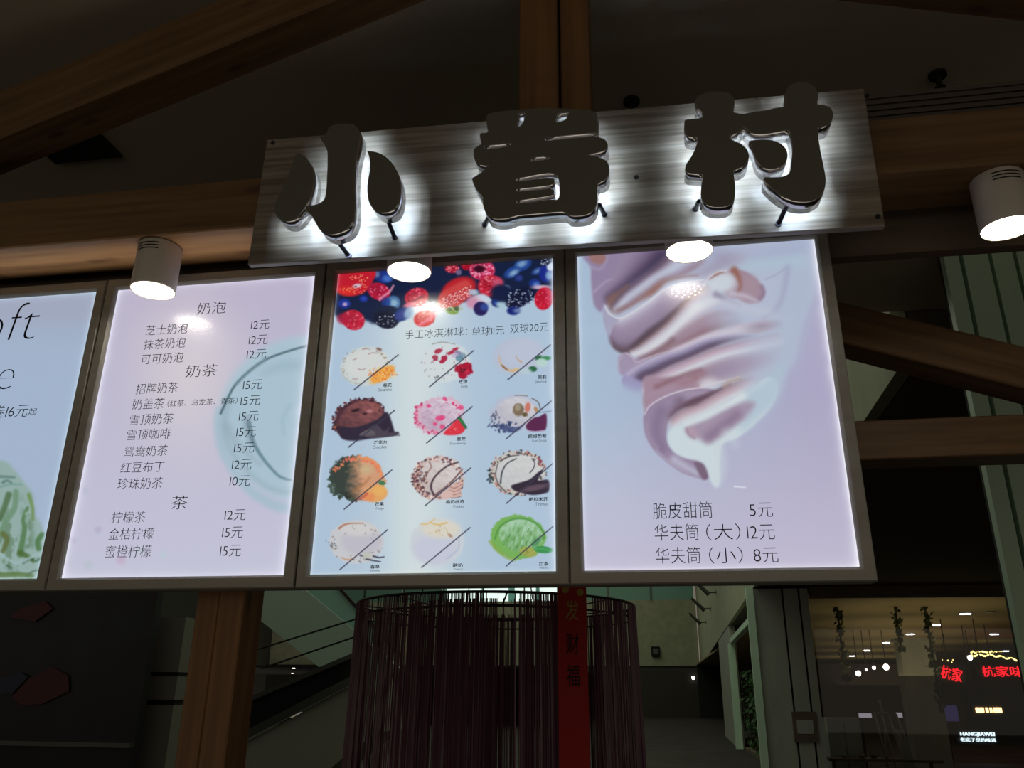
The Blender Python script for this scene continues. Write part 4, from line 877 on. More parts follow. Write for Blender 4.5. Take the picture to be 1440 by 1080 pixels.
# ------------------------------------------------------------------ four surface-mounted cylinder lamps under the beam
def cyl_mesh(r, z0, z1, seg=40, smooth=True, caps=True):
    bm = bmesh.new(); bm_cyl(bm, (0, 0, z0), (0, 0, z1), r, seg, caps=caps); me = to_mesh(bm, 'm')
    for f in me.polygons: f.use_smooth = abs(f.normal.z) < .5
    return me
def lamp_body():
    bm = bmesh.new(); seg = 44
    prof = [(.050, .024), (.0560, .018), (.0575, .002), (.0590, 0), (.0605, .002), (.0605, .006), (.0605, .138), (.0585, .1405), (.002, .1405)]
    rings = [[bm.verts.new((r*math.cos(2*math.pi*i/seg), r*math.sin(2*math.pi*i/seg), z)) for i in range(seg)] for r, z in prof]
    for a, b_ in zip(rings, rings[1:]):
        for i in range(seg): j = (i+1) % seg; bm.faces.new((a[i], a[j], b_[j], b_[i]))
    bmesh.ops.recalc_face_normals(bm, faces=bm.faces)
    me = to_mesh(bm, 'housing', True); return me
LAMP = {'housing': lamp_body()}
def slot_mesh(z):
    bm = bmesh.new(); n = 10
    for i in range(n):
        a0, a1 = math.radians(-122+i*6.2), math.radians(-122+(i+1)*6.2); r = .0611
        bm.faces.new([bm.verts.new((r*math.cos(a), r*math.sin(a), zz)) for a, zz in ((a0, z), (a1, z), (a1, z+.0035), (a0, z+.0035))])
    return to_mesh(bm, 'slot')
slots = [slot_mesh(z) for z in (.106, .115, .124)]
diff = cyl_mesh(.0572, .0025, .005, 40); chip = cyl_mesh(.0034, .0005, .0025, 8)
LL = ['cylinder spot lamp lit, leftmost under the beam beside the sign board', 'cylinder spot lamp lit below the leftmost character, in front of the berry print',
      'cylinder spot lamp lit below the rightmost character, in front of the soft serve print', 'cylinder spot lamp lit at the right edge, beyond the sign board']
for i, x in enumerate((-1.355, -.602, .140, .895)):
    t = thing('spot_lamp', LL[i], 'lamp', (x, -.105, 2.609), 'white cylinder lamps under the beam')
    hs = new('housing', LAMP['housing'], t, m_lampw if i == 0 else None)
    for sm in slots: new('vent_slot', sm, hs, m_slot if i == 0 else None)
    df = new('diffuser', diff, t, m_disc if i == 0 else None)
    k = 0
    for rr, n in ((.010, 4), (.025, 8), (.040, 13)):
        for j in range(n):
            a = 2*math.pi*(j+.3*rr*100)/n; o = new('led_chip', chip, df, m_chip if i == 0 and k == 0 else None); o.location = (rr*math.cos(a), rr*math.sin(a), 0); k += 1

# ------------------------------------------------------------------ string curtain, banner
c0 = atY(510, 872, 2.35); c1 = atY(895, 862, 2.35); zr = 1.965
Lc, Rc = atZ(510, 866, zr), atZ(895, 862, zr)
cc = Vector(((c0[0]+c1[0])/2, 2.35, 0)); rad = (c1[0]-c0[0])/2*.985
t = thing('string_curtain', 'tall round curtain of dark strings hanging from a metal ring', 'curtain', (cc.x, cc.y, 0))
def ring(name, r, z, th, par):
    bm = bmesh.new(); n = 72; m_ = 6
    g = [[bm.verts.new(((r+th*math.cos(2*math.pi*j/m_))*math.cos(2*math.pi*i/n), (r+th*math.cos(2*math.pi*j/m_))*math.sin(2*math.pi*i/n), z+th*math.sin(2*math.pi*j/m_))) for j in range(m_)] for i in range(n)]
    for i in range(n):
        for j in range(m_): bm.faces.new((g[i][j], g[(i+1) % n][j], g[(i+1) % n][(j+1) % m_], g[i][(j+1) % m_]))
    return new(name, to_mesh(bm, name, True), par, m_ringm)
ring('ring', rad, zr, .007, t); ring('ring', rad*.985, zr-.06, .005, t); ring('ring', rad*.62, zr-.03, .006, t)
for k in range(8):
    a = 2*math.pi*k/8+.25; bm = bmesh.new(); bm_cyl(bm, (rad*.6*math.cos(a), rad*.6*math.sin(a), zr-.03), (rad*math.cos(a), rad*math.sin(a), zr), .004, 6)
    new('spoke', to_mesh(bm, 'spoke'), t, m_ringm)
for k in range(4):
    a = 2*math.pi*k/4+.6; bm = bmesh.new(); bm_cyl(bm, (rad*.6*math.cos(a), rad*.6*math.sin(a), zr), (0, 0, zr+1.4), .003, 6)
    new('suspension_cable', to_mesh(bm, 'suspension_cable'), t, m_ringm)
yb = cc.y-rad*.975
BX0, BX1 = atY(785, 950, yb)[0], atY(827, 950, yb)[0]
bm = bmesh.new()
for r0, n in ((rad, 640), (rad*.62, 330)):
    for k in range(n):
        a = 2*math.pi*(k+.6*random.random())/n
        if random.random() < .45*max(0, math.sin(5*a+1.3)+math.sin(13*a)): continue
        r = r0+random.uniform(-.006, .006); wv = random.uniform(.004, .0085)
        if r0 == rad and math.sin(a) < -.6 and BX0-.01 < cc.x+r*math.cos(a) < BX1+.01: r *= .93
        x, y = r*math.cos(a), r*math.sin(a); x2, y2 = x*(1+random.uniform(0, .07)), y*(1+random.uniform(0, .07))
        bm_cyl(bm, (x2, y2, random.uniform(.15, .3)), (x, y, zr), wv*.5, 3, caps=False)
o = new('hanging_strings', to_mesh(bm, 'hanging_strings'), t, m_bead); o['kind'] = 'stuff'
# red banner seen behind the strings
bx0, bx1 = BX0, BX1
t = thing('red_banner', 'narrow red cloth banner with gold and dark writing, hanging inside the string curtain', 'banner', ((bx0+bx1)/2, yb, .3))
box('cloth', bx0, bx1, yb, yb+.004, .3, 1.99, m_red, t)
xm = (bx0+bx1)/2; hw = (bx1-bx0)*.22
for s_, v, m_, in (('发', 858, m_gold), ('财', 905, m_dark), ('福', 950, m_dark)):
    q = atY(806, v, yb); text('banner_writing', s_, xm-hw, xm+hw, q[2], .085, yb-.001, m_, t, depth=.002)
for a_, b_ in ((795, 829), (816, 833)):
    q = atY(a_, b_, yb); o = rod('gold_motif', (q[0], yb-.002, q[2]), (q[0], yb, q[2]), .016, m_gold, t, 10)

# ------------------------------------------------------------------ mall beyond: balcony, shops, escalators
m_bright = material('bright_shop_window', (.5, .5, .5), .5, emit=(.80, .98, .90), estr=1.0)
m_rail = material('rail_metal', (.12, .13, .12), .35, .8)
def fpt(x, y, z): q = far(x, x, y, y, z, z); return (q[0], q[2], q[4])
sh = thing('upper_shop', 'brightly lit shop front on the floor above, behind the string curtain', 'shop', fpt(-5.8, 29.5, 4.5))
for a_, b_ in ((-8.6, -7.9), (-7.75, -6.4), (-6.3, -5.35), (-5.1, -4.3), (-4.15, -3.5)):
    fbox('window_pane', a_, b_, 29.5, 29.55, 4.72, 6.6, m_bright, sh)
fbox('shop_sill', -8.7, -3.4, 29.4, 29.6, 4.5, 4.72, m_pan, sh)
bl = thing('glass_balustrade', 'green glass balcony railing on the upper floor above the pale wall', 'railing', fpt(-2.8, 28, 4.62))
for k in range(9):
    a_ = -12+k*1.5
    if a_+1.45 < 1.5 and not -9 < a_ < -4: fbox('glass_panel', a_, a_+1.45, 28.0, 28.03, 4.62, 5.6, m_glass, bl)
    fbox('baluster', a_-.03, a_+.02, 27.96, 28.0, 4.62, 5.7, m_rail, bl)
fbox('hand_rail', -12, 1.3, 27.95, 28.05, 5.6, 5.66, m_rail, bl)
wd = thing('wall_sounder', 'small dark square box mounted on the pale far wall', 'wall box', fpt(.06, 27.98, 2.78))
fbox('casing', -.09, .20, 27.85, 28, 2.74, 3.06, m_dark, wd, .02); fbox('grille', -.03, .14, 27.83, 27.85, 2.82, 2.98, m_rail, wd)
# bracket lamps on the fascia
for i, (y, z, k) in enumerate([(21.9, 5.3, 1.0), (26.7, 5.3, 1.05), (32, 5.3, 1.1), (38.7, 5.3, 1.15), (46.7, 5.3, 1.2)]):
    q = (1.611+.029*y, y, z)
    lab = ['first and nearest', 'second', 'third', 'fourth', 'fifth and farthest'][i]+' bracket light from the front on the pale fascia'
    t = thing('bracket_light', lab, 'lamp', tuple(q), 'bracket lights along the fascia')
    rod('arm', (q[0], q[1], q[2]), (q[0]-.25*k, q[1], q[2]), .03, m_rail, t, 8)
    rod('lamp_head', (q[0]-.25*k, q[1], q[2]-.08*k), (q[0]-.75*k, q[1], q[2]+.42*k), .085*k, m_rail, t, 12, .05*k)
    rod('wall_plate', (q[0]-.03, q[1], q[2]), (q[0]-.002, q[1], q[2]), .10, m_rail, t, 12)

# corner column and shop front at y = 15.57
YG = 15.57
gx = lambda u, v=950: atY(u, v, YG)[0]
cw = thing('clad_column', 'broad pale clad column with dark joints left of the shop window', 'column', (2.6, YG, 0))
xs_ = [gx(1070), gx(1112)-.02, gx(1112)+.02, gx(1136)-.02, gx(1136)+.02, gx(1149)]
for a_, b_ in ((xs_[0], xs_[1]), (xs_[2], xs_[3]), (xs_[4], xs_[5])): box('cladding_panel', a_, b_, YG, YG+.12, 0, H-.05, m_pan, cw)
box('column_core', xs_[0]+.05, xs_[5]-.02, YG+.12, YG+.6, 0, H-.02, m_dark, cw)
q = atY(1132, 1022, YG); pb = thing('wall_notice', 'small dark framed notice on the pale clad column', 'sign', (q[0], YG-.02, q[2]-.3))
box('frame', q[0]-.22, q[0]+.22, YG-.03, YG-.001, q[2]-.27, q[2]+.27, m_brown, pb); box('paper', q[0]-.15, q[0]+.15, YG-.04, YG-.03, q[2]-.12, q[2]+.12, m_pan, pb)
rt = thing('corner_trim', 'bright pale metal edge strip on the corner of the clad column', 'trim', (gx(1066), YG-.05, 0))
box('strip', gx(1066)-.10, gx(1066)+.04, YG-.1, YG-.001, 0, H-.02, m_greenp, rt)
# shop 2 further along the left side (doorway with pale frame)
dw = thing('door_frame', 'pale door frame of the shop beyond the clad column', 'door frame', (2.3, 26, 0))
def side(y): return fx(y)+.02
box('jamb', side(26)-.06, side(26)+.14, 25.85, 26.15, 0, 3.05, m_greenp, dw)
box('jamb', side(17)-.0, side(17)+.16, 16.6, 16.9, 0, 3.1, m_greenp, dw)
prism('lintel', [(side(26), 26, 3.05), (side(16.7), 16.7, 3.05), (side(16.7)+.15, 16.7, 3.05), (side(26)+.15, 26, 3.05)], (0, 0, .14), m_greenp, dw)
dk = material('dim_green_interior', rough=.8); noisy(dk, (2, 2, 2), (.008, .02, .010), (.035, .06, .03), 6)
lv = thing('hedge_display', 'dim leafy green display standing inside the side shop', 'plant', (3.0, 21, 0))
bm = bmesh.new()
for k in range(1400):
    x, y, z = random.uniform(2.5, 3.0), random.uniform(17, 25), random.uniform(.1, 2.2)
    s_ = .05+.05*random.random(); n_ = Vector((random.gauss(0, 1), random.gauss(0, 1), random.gauss(0, 1))).normalized(); t1 = n_.orthogonal().normalized()*s_; t2 = n_.cross(t1)*.5
    c_ = Vector((x-3, y-21, z)); bm.faces.new([bm.verts.new(c_+t1), bm.verts.new(c_+t2), bm.verts.new(c_-t1), bm.verts.new(c_-t2)])
o = new('leaves', to_mesh(bm, 'leaves'), lv, material('leaf_green', (.04, .11, .035), .6)); o['kind'] = 'stuff'
box('planter', 2.5, 3.0, 17, 25, 0, .1, m_brown, lv)
struct(prism('wall_shop_side', [(side(26), 26, 0), (side(34), 34, 0), (side(34)+.2, 34, 0), (side(26)+.2, 26, 0)], (0, 0, H), m_pan))

# restaurant behind the shop window
xw0, xw1 = gx(1152), atY(1436, 940, YG)[0]+.05
sw = thing('shop_window', 'wide plain glass shop window at the lower right', 'window', ((xw0+xw1)/2, YG, 0))
m_pane = material('window_glass', (1, 1, 1), .02, trans=1, spec=.3)
box('glass_pane', xw0, xw1, YG+.02, YG+.03, .1, H-.25, m_pane, sw)
box('window_head', xw0, xw1, YG-.02, YG+.08, H-.25, H-.02, m_brown, sw); box('window_sill', xw0, xw1, YG-.02, YG+.1, 0, .1, m_brown, sw)
HI = 3.45
m_olive = material('restaurant_ceiling', (.30, .25, .12), .8)
struct(box('ceiling_restaurant', 2.9, 26, YG+.2, 62, HI, HI+.1, m_olive))
m_dl = material('downlight_glow', (1, 1, 1), .5, emit=(.95, .93, 1), estr=9)
for i, (u, v) in enumerate([(1357, 862), (1315, 878), (1280, 891), (1246, 903), (1219, 914), (1198, 922), (1164, 934), (1398, 891), (1414, 915), (1392, 860)]):
    q = atZ(u, v, HI); t = thing('downlight', 'small lit downlight in the restaurant ceiling, '+['nearest of the long row', 'second of the long row', 'third of the long row', 'fourth of the long row', 'fifth of the long row', 'sixth of the long row', 'farthest of the long row', 'middle one of the right row', 'farthest of the right row', 'nearest of the right row, dim'][i],
                                 'lamp', (q[0], q[1], HI), 'restaurant downlights')
    r = .13 if i < 9 else .1
    rod('trim_ring', (q[0], q[1], HI-.02), (q[0], q[1], HI), r*1.2, m_rail, t, 18)
    rod('glow_disc', (q[0], q[1], HI-.03), (q[0], q[1], HI-.02), r, m_dl if i < 9 else m_pan, t, 18)
m_bulb = material('bulb_glow', (1, 1, 1), .5, emit=(1, .85, .75), estr=9)
for i, (u, v, r) in enumerate([(1207, 947, .075), (1246, 938, .085), (1229, 939, .05), (1364, 925, .07), (1218, 942, .03)]):
    q = atY(u, v, 26); t = thing('pendant_bulb', ['pendant bulb hanging low, leftmost of the cluster', 'brightest pendant bulb, rightmost of the cluster', 'small pendant bulb in the middle of the cluster', 'pendant bulb beside the yellow fairy lights', 'faint tiny pendant bulb between two brighter ones'][i], 'lamp', tuple(q), 'restaurant pendant bulbs')
    bm = bmesh.new(); bmesh.ops.create_uvsphere(bm, u_segments=12, v_segments=8, radius=r); new('bulb', to_mesh(bm, 'bulb', True), t, m_bulb)
    rod('cord', (q[0], q[1], q[2]+r), (q[0], q[1], HI), .012, m_dark, t, 6)
for lx, ly in ((6.0, 18.5), (7, 23), (8, 28), (9, 33), (10, 39), (11, 46)):  # unseen upward fills added to light the restaurant ceiling
    pl = bpy.data.lights.new('restaurant_fill', 'AREA'); pl.energy = 15; pl.color = (1, .80, .45); pl.shape = 'DISK'; pl.size = 4
    po = bpy.data.objects.new('restaurant_fill', pl); po.location = (lx, ly, 2.0); po.rotation_euler = (math.pi, 0, 0); COL.objects.link(po)
struct(box('wall_restaurant', 2.9, 30, 60, 60.2, 0, HI, m_dark))
struct(box('wall_restaurant_mid', gx(1165)*1.2, 13.5, 40, 40.2, 0, 2.9, material('dark_cladding', (.03, .022, .015), .8)))
# hanging plants with ceiling roses
m_leaf = material('dark_leaf', (.05, .07, .02), .7)
for i, (u, v0, v1) in enumerate([(1179, 872, 960), (1261, 872, 915), (1301, 858, 1000)]):
    a_ = atY(u, v0, 18.5); q = Vector((a_[0], 18.5, HI)); b_ = atY(u+6, v1, 18.5)
    t = thing('hanging_plant', ['leftmost dark plant strand hanging in the restaurant window', 'middle thin dark plant strand hanging in the restaurant window', 'rightmost leafy dark strand hanging before the pale column'][i], 'plant', tuple(q), 'hanging plants in the window')
    rod('strand', tuple(q), (q.x, 18.5, b_[2]), .025, m_leaf, t, 6)
    bm = bmesh.new(); L = HI-b_[2]
    for k in range(int(60*L)):
        s_ = .05+.06*random.random(); zz = -L*random.random(); c_ = Vector((random.gauss(0, .045), random.gauss(0, .04), zz)); n_ = Vector((random.gauss(0, 1), random.gauss(0, 1), random.gauss(0, 1))).normalized(); t1 = n_.orthogonal().normalized()*s_; t2 = n_.cross(t1)*.5
        bm.faces.new([bm.verts.new(c_+t1), bm.verts.new(c_+t2), bm.verts.new(c_-t1), bm.verts.new(c_-t2)])
    o = new('leaves', to_mesh(bm, 'leaves'), t, m_leaf); o['kind'] = 'stuff'
# pale pillar inside
a_, b_ = atY(1273, 960, 20)[0], atY(1322, 960, 20)[0]
pc = thing('pale_pillar', 'pale square pillar inside the restaurant behind the easel', 'column', ((a_+b_)/2, 20, 0)); box('shaft', a_, b_, 20, 20.5, 0, 2.78, m_pan, pc); box('capital', a_-.05, b_+.05, 19.95, 20.55, 2.78, 2.86, m_pan, pc)
# signs
m_neon = material('red_neon', (.1, 0, 0), .5, emit=(1, .01, .02), estr=1.6)
m_warm = material('warm_sign', (.1, .05, 0), .5, emit=(1, .62, .25), estr=3)
m_cool = material('cool_sign', (.1, .1, .1), .5, emit=(.75, .92, 1), estr=1.3)
def sign_text(name, s_, u0, u1, v, h, y, mat, label, cat='sign', group=None, thin=0, back=None, cap=None):
    a_, b_ = atY(u0, v, y), atY(u1, v, y); hh = atY(u0, v-h/2, y)[2]-atY(u0, v+h/2, y)[2]
    t = thing(name, label, cat, ((a_[0]+b_[0])/2, y, a_[2]-hh/2), group)
    text('lettering', s_, a_[0], b_[0], a_[2], hh, y, mat, t, thin, depth=.05)
    pd = hh*.35
    for hx in (a_[0], b_[0]): rod('hanger', (hx, y+.04, a_[2]+hh/2+pd), (hx, y+.04, HI), .012, m_dark, t, 6)
    box('sign_panel', a_[0]-pd, b_[0]+pd, y+.005, y+.08, a_[2]-hh/2-pd, a_[2]+hh/2+pd, m_dark, t)
    return t, a_, b_, hh
sign_text('neon_sign', '杭家味', 1380, 1438, 944, 15, 30, m_neon, 'red glowing sign with three characters at the right edge', thin=.0)
t, *_r = sign_text('neon_sign', '杭家', 1321, 1350, 947, 19, 28, m_neon, 'red glowing slanted sign with two characters, left of the larger red sign', thin=.0)
t.rotation_euler = (0, math.radians(14), 0)
a_ = atY(1374, 998, 24); t = thing('warm_light_sign', 'small warm orange glowing sign above the white lettered sign', 'sign', (atY(1391, 1004, 24)[0], 24, atY(1391, 1004, 24)[2]))
for u, w_ in [(1375, 4.5), (1381, 4), (1388, 2.5), (1393, 3), (1399, 2.5), (1405, 6)]:
    q0, q1 = atY(u-w_/2, 1002, 24), atY(u+w_/2, 995, 24); box('glowing_stroke', q0[0], q1[0], 23.98, 24.02, q0[2], q1[2], m_warm, t, .01)
q0, q1 = atY(1370, 1006, 24), atY(1411, 991, 24)
for hx in (q0[0]+.1, q1[0]-.1): rod('hanger', (hx, 24.06, q1[2]), (hx, 24.06, HI), .012, m_dark, t, 6)
box('sign_panel', q0[0], q1[0], 24.03, 24.1, q0[2], q1[2], m_dark, t)
t, a_, b_, hh = sign_text('shop_sign', 'HANGJIAWEI', 1350, 1398, 1032.5, 6.5, 22, m_cool, 'white glowing sign reading HANGJIAWEI at the lower right', thin=.008)
q0, q1 = atY(1350, 1040, 22), atY(1400, 1040, 22)
text('lettering', '老底子里的味道', q0[0], q1[0], q0[2], hh*.8, 22, m_cool, t, .0, depth=.04)
box('sign_panel', q0[0]-.1, q1[0]+.1, 22.01, 22.09, q0[2]-hh*.9, q0[2]+hh*.5, m_dark, t)
# fairy lights
t = thing('fairy_lights', 'string of tiny yellow fairy lights above the red sign', 'lights', tuple(atY(1400, 925, 32)))
m_fairy = material('fairy_glow', (1, 1, .3), .5, emit=(1, .78, .25), estr=3)
bm = bmesh.new()
pts_ = [(1366+72*k/60, 921.5+1.2*math.sin(k*.5)+(0 if k < 25 else (k-25)*.22)) for k in range(60)]+[(1318+k*1.7, 931+3*math.sin(k*1.3)) for k in range(14)]+[(1366+k*2.2, 917+random.uniform(-1, 1)) for k in range(20)]
for u, v in pts_:
    q = Vector(atY(u, v, 32))-t.location; bmesh.ops.create_icosphere(bm, subdivisions=1, radius=random.uniform(.012, .034), matrix=Matrix.Translation(q))
o = new('light_beads', to_mesh(bm, 'light_beads'), t, m_fairy); o['kind'] = 'stuff'
bm = bmesh.new(); qs = [Vector(atY(u, v, 32.02))-t.location for u, v in pts_[:60:6]]
for a_, b_ in zip(qs, qs[1:]): bm_cyl(bm, a_, b_, .006, 4)
new('wire', to_mesh(bm, 'wire'), t, m_dark)
for q in (qs[0], qs[-1]): rod('hanger', tuple(q+t.location), (q.x+t.location.x, 32.02, HI), .006, m_dark, t, 4)
# dim violet screen
q0, q1 = atY(1325, 1014, 21), atY(1345, 992, 21); t = thing('display_screen', 'dim violet display screen beside the pale pillar', 'screen', (q0[0], 21, q0[2]))
box('stand', q0[0]+.05, q0[0]+.12, 21.01, 21.05, 0, q0[2], m_dark, t); box('bezel', q0[0]-.02, q1[0]+.02, 21, 21.05, q0[2]-.02, q1[2]+.02, m_dark, t); box('screen', q0[0], q1[0], 20.98, 21, q0[2], q1[2], material('violet_screen', (0, 0, 0), .4, emit=(.05, .04, .12), estr=.35), t)
# easel with frames and white lit boxes at the counter
YE = 17.2
def ep(u, v): return Vector(atY(u, v, YE))
t = thing('display_easel', 'tall metal rack with slanting bars standing in the shop window', 'rack', tuple(ep(1245, 1075)))
m_pal = material('easel_metal', (.30, .24, .22), .4, .6)
for a_, b_ in (((1229, 1003), (1266, 1135)), ((1240, 1006), (1275, 1135)), ((1250, 1006), (1266, 1060)), ((1260, 1004), (1272, 1040)), ((1229, 1003), (1260, 1004)), ((1241, 1003), (1237, 987)), ((1244, 1025), (1246, 1078))):
    rod('bar', ep(*a_), ep(*b_), .022, m_pal, t, 8)
bm = bmesh.new(); bmesh.ops.create_uvsphere(bm, u_segments=10, v_segments=6, radius=.035); o = new('finial', to_mesh(bm, 'finial', True), t, m_pal); o.location = ep(1237, 987)-t.location
m_lit = material('lit_box', (.3, .3, .3), .5, emit=(.75, .70, .80), estr=.28)
for i, (u0, v0, u1, v1) in enumerate([(1208, 1009, 1225, 1003), (1261, 1009, 1268, 1002)]):
    q0, q1 = atY(u0, v0, 18), atY(u1, v1, 18); t = thing('lit_counter_light', ['pale lit strip left of the slanting rack', 'pale lit piece right of the slanting rack'][i], 'light', (q0[0], 18, q0[2]))
    box('stand', q0[0]+.02, q0[0]+.06, 18.02, 18.08, 0, q0[2], m_dark, t); box('lit_face', q0[0], q1[0], 17.98, 18, q0[2], q1[2], m_lit, t); box('casing', q0[0]-.01, q1[0]+.01, 18, 18.1, q0[2]-.01, q1[2]+.01, m_dark, t)
q0, q1 = atY(1168, 1062, 17), atY(1208, 1010, 17); t = thing('service_cabinet', 'pale low cabinet standing left in the shop window', 'cabinet', ((q0[0]+q1[0])/2, 17, 0)); box('body', q0[0], q1[0], 17, 17.5, 0, q1[2], m_pan, t); box('door', q0[0]+.04, (q0[0]+q1[0])/2-.01, 16.97, 17, .1, q1[2]-.05, m_pan, t); box('door', (q0[0]+q1[0])/2+.01, q1[0]-.04, 16.97, 17, .1, q1[2]-.05, m_pan, t)
q0, q1 = atY(1262, 1078, 17.4), atY(1280, 1026, 17.4)
t = thing('leaning_board', 'pale board leaning behind the slanting rack', 'board', tuple(Vector(q0))); prism('board', [atY(1259, 1026, 17.6), atY(1271, 1026, 17.6), atY(1305, 1130, 17.4), atY(1287, 1130, 17.4)], (0, .03, 0), m_pan, t)
q = atY(1200, 1066, 16.6); t = thing('dining_table', 'low dark table with tableware at the bottom of the shop window', 'table', (q[0]+.4, 16.6, 0)); box('tabletop', q[0]-.5, q[0]+1.6, 16.4, 16.9, q[2]-.05, q[2], m_brown, t)
for dx_ in (-.4, 1.4): box('leg', q[0]+dx_, q[0]+dx_+.06, 16.6, 16.66, 0, q[2]-.05, m_brown, t)
for k, (u, r) in enumerate([(1186, .06), (1212, .07), (1228, .09), (1246, .05)]):
    qq = atY(u, 1062, 16.55); t = thing('serving_bowl', ['leftmost bowl on the table in the shop window', 'second bowl from the left on the table in the shop window', 'largest bowl on the table in the shop window', 'rightmost small bowl on the table in the shop window'][k], 'bowl', (qq[0], 16.55, q[2]), 'bowls on the window table')
    bm = bmesh.new(); bmesh.ops.create_cone(bm, cap_ends=False, segments=16, radius1=r*.5, radius2=r, depth=r*.8, matrix=Matrix.Translation((0, 0, r*.4))); new('bowl_wall', to_mesh(bm, 'bowl_wall', True), t, m_pal)
    rod('foot', (qq[0], 16.55, q[2]), (qq[0], 16.55, q[2]+.01), r*.5, m_pal, t)

# column near the kiosk on the right
t = thing('panelled_column', 'tall pale green panelled column at the right edge behind the timbers', 'column', (2.05, 2.5, 0))
for a_, b_, mm_ in ((1.755, 1.835, m_greenp), (1.858, 1.99, m_greenp), (2.01, 2.12, m_greenp), (2.14, 2.6, m_greenp)):
    box('cladding_panel', a_, b_, 2.5, 2.56, 0, 3.99, mm_, t)
box('column_core', 1.76, 2.6, 2.56, 2.60, 0, 3.99, m_dark, t)

# escalators on the left
m_side = material('escalator_cladding', rough=.5); noisy(m_side, (1, 1, 1), (.26, .29, .235), (.31, .335, .275))
m_sof2 = material('escalator_soffit', (.30, .42, .36), .5)
ye = 9.0
def P9(u, v, y=ye): return tuple(atY(u, v, y))
t = thing('escalator', 'nearer escalator rising to the right with pale side cladding', 'escalator', P9(400, 1000))
prism('side_cladding', [P9(60, 1180), P9(310, 1062), P9(520, 952), P9(530, 1030), P9(490, 1060), P9(440, 1100), P9(420, 1250), P9(60, 1250)], (0, 1.2, 0), m_side, t)
prism('skirt', [P9(60, 1165), P9(310, 1047), P9(520, 938), P9(520, 950), P9(310, 1060), P9(60, 1178)], (0, -.06, 0), m_rail, t)
prism('balustrade_glass', [P9(60, 1120), P9(310, 1004), P9(520, 915), P9(520, 938), P9(310, 1047), P9(60, 1165)], (0, .02, 0), material('dark_glass', (.012, .018, .015), .15), t)
prism('hand_rail', [P9(60, 1112, 8.95), P9(310, 997, 8.95), P9(520, 908, 8.95), P9(520, 915, 8.95), P9(310, 1004, 8.95), P9(60, 1120, 8.95)], (0, .1, 0), m_rail, t)
y2 = 14.0
ESC1 = t
t = thing('escalator', 'farther escalator descending to the right with pale green underside', 'escalator', tuple(atY(400, 860, y2)))
def P14(u, v, y=y2): return tuple(atY(u, v, y))
prism('underside', [P14(250, 780), P14(447, 937), P14(520, 975), P14(560, 940), P14(520, 905), P14(423, 824), P14(380, 785)], (0, .3, 0), m_sof2, t)
prism('balustrade_glass', [P14(424, 824), P14(521, 905), P14(560, 905), P14(472, 824)], (0, .03, 0), m_glass, t)
prism('hand_rail', [P14(470, 822, 13.95), P14(511, 869, 13.95), P14(560, 925, 13.95), P14(564, 921, 13.95), P14(514, 865, 13.95), P14(475, 822, 13.95)], (0, .1, 0), m_dark, t)
ESC2 = t
q = P14(488, 952); rod('support_leg', (q[0], 14.15, 0), (q[0], 14.15, q[2]), .06, m_rail, t)
prism('lit_face', [P14(427, 822, 14.4), P14(445, 822, 14.4), P14(440, 841, 14.4)], (0, .05, 0), material('dim_lit', (.3, .3, .3), .5, emit=(.20, .30, .25), estr=1), ESC2)
for a_, b_ in (((340, 920), (512, 867)), ((368, 940), (510, 892))):
    rod('diagonal_rail', P9(*a_, 8.0), P9(*b_, 8.0), .011, m_dark, ESC1, 8)
for i, (u, v) in enumerate([(413, 940), (411, 947), (459, 946)]):
    q = atZ(u, v, 2.6); t = thing('distant_downlight', ['tiny distant light under the escalators, upper of the left pair', 'tiny distant light under the escalators, lower of the left pair', 'tiny distant light under the escalators, right one'][i], 'lamp', tuple(q), 'distant lights under the escalators'); rod('glow_disc', tuple(q), (q[0], q[1], q[2]+.02), .075, m_bulb, t, 10); rod('trim_ring', (q[0], q[1], q[2]+.02), (q[0], q[1], q[2]+.05), .10, m_rail, t, 10)
q = atY(975, 953, 61.9); t = thing('distant_downlight', 'tiny white light under the far pale wall', 'lamp', tuple(q)); rod('glow_disc', tuple(q), (q[0], 61.95, q[2]), .12, m_bulb, t, 10); rod('trim_ring', (q[0], 61.95, q[2]), (q[0], 61.999, q[2]), .15, m_rail, t, 10)

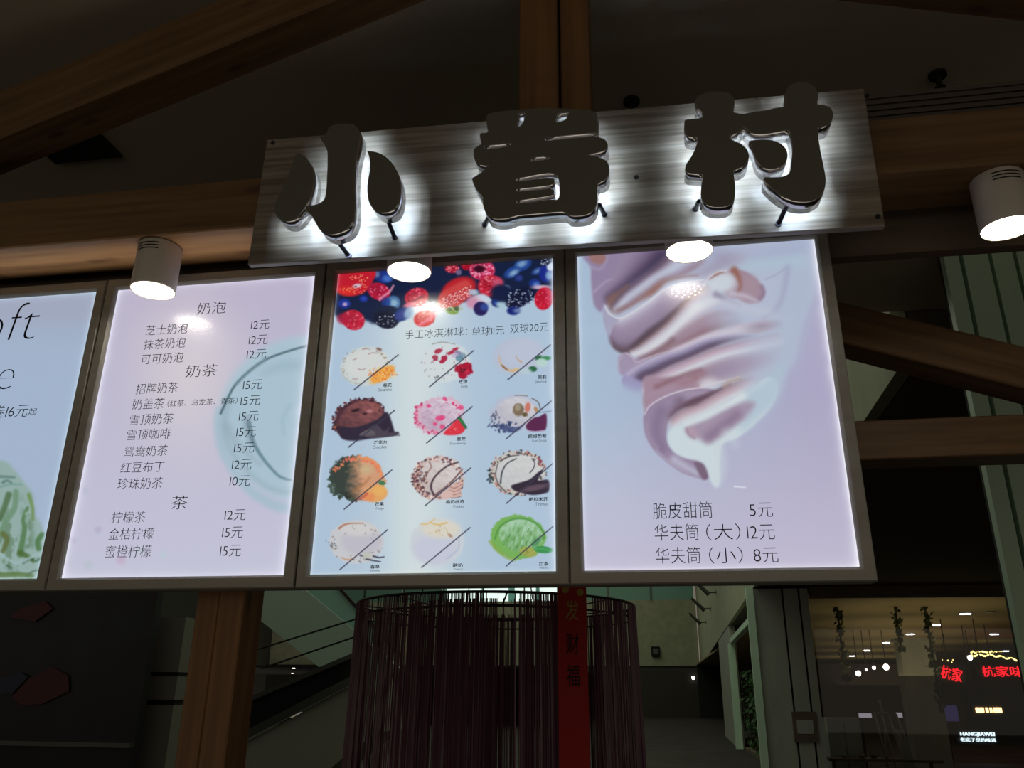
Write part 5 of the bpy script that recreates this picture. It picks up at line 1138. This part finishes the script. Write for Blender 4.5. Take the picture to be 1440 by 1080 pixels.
# left: dim column and dark poster wall
yl = 6.0
a_, b_ = atY(205, 950, yl)[0], atY(250, 950, yl)[0]
t = thing('square_pillar', 'dim grey square pillar left of the timber post, crossed by dark bands', 'column', ((a_+b_)/2, yl, 0))
zs_ = [0, atY(228, 1002, yl)[2], atY(228, 942, yl)[2], atY(228, 872, yl)[2]]
m_pil = material('grey_pillar', (.24, .24, .21), .6)
for k, (z0, z1) in enumerate(((0, atY(228, 990, yl)[2]-.01), (atY(228, 984, yl)[2], atY(228, 951, yl)[2]), (atY(228, 945, yl)[2], atY(228, 868, yl)[2]))): box('shaft_section', a_, b_, yl, yl+.35, z0, z1, m_pil, t)
box('shaft_core', a_+.01, b_-.01, yl+.02, yl+.33, 0, atY(228, 868, yl)[2], m_dark, t)
a_, b_ = atY(-120, 950, 5.6)[0], atY(204, 950, 5.6)[0]
t = thing('poster_wall', 'very dark blue display wall at the lower left', 'display wall', ((a_+b_)/2, 5.6, 0))
m_dkb = material('dark_display', rough=.4); noisy(m_dkb, (1.2, 1, 1.2), (.004, .005, .014), (.012, .022, .04), 3, 0, .45, .75)
box('display_panel', a_, b_, 5.6, 5.7, 0, 2.6, m_dkb, t); box('panel_rail', a_, b_, 5.52, 5.6, atY(100, 1046, 5.6)[2]-.02, atY(100, 1046, 5.6)[2]+.02, m_rail, t)
m_dr = material('dim_red', (.075, .004, .010), .4)
q0, q1 = atY(20, 985, 5.58), atY(98, 945, 5.58)
prism('red_graphic', [atY(18, 980, 5.59), atY(40, 955, 5.59), (atY(75, 938, 5.59)), atY(97, 950, 5.59), atY(98, 972, 5.59), atY(60, 990, 5.59), atY(30, 992, 5.59)], (0, -.01, 0), m_dr, t)
prism('red_graphic', [atY(14, 868, 5.59), atY(30, 856, 5.59), (atY(64, 845, 5.59)), atY(75, 856, 5.59), atY(50, 874, 5.59)], (0, -.01, 0), m_dr, t)
prism('blue_graphic', [atY(0, 955, 5.58), atY(30, 945, 5.58), (atY(40, 952, 5.58)), atY(18, 976, 5.58), atY(0, 975, 5.58)], (0, -.01, 0), material('dim_blue', (.008, .02, .06), .4), t)
# thin back room wall to close the view between escalators
struct(box('wall_back', -30, 3.4, 62, 62.2, 0, 3.3, material('dim_wall', (.05, .045, .04), .8)))
struct(box('ceiling_far', -30, -4, 40, 62, 2.65, 2.75, m_dark))
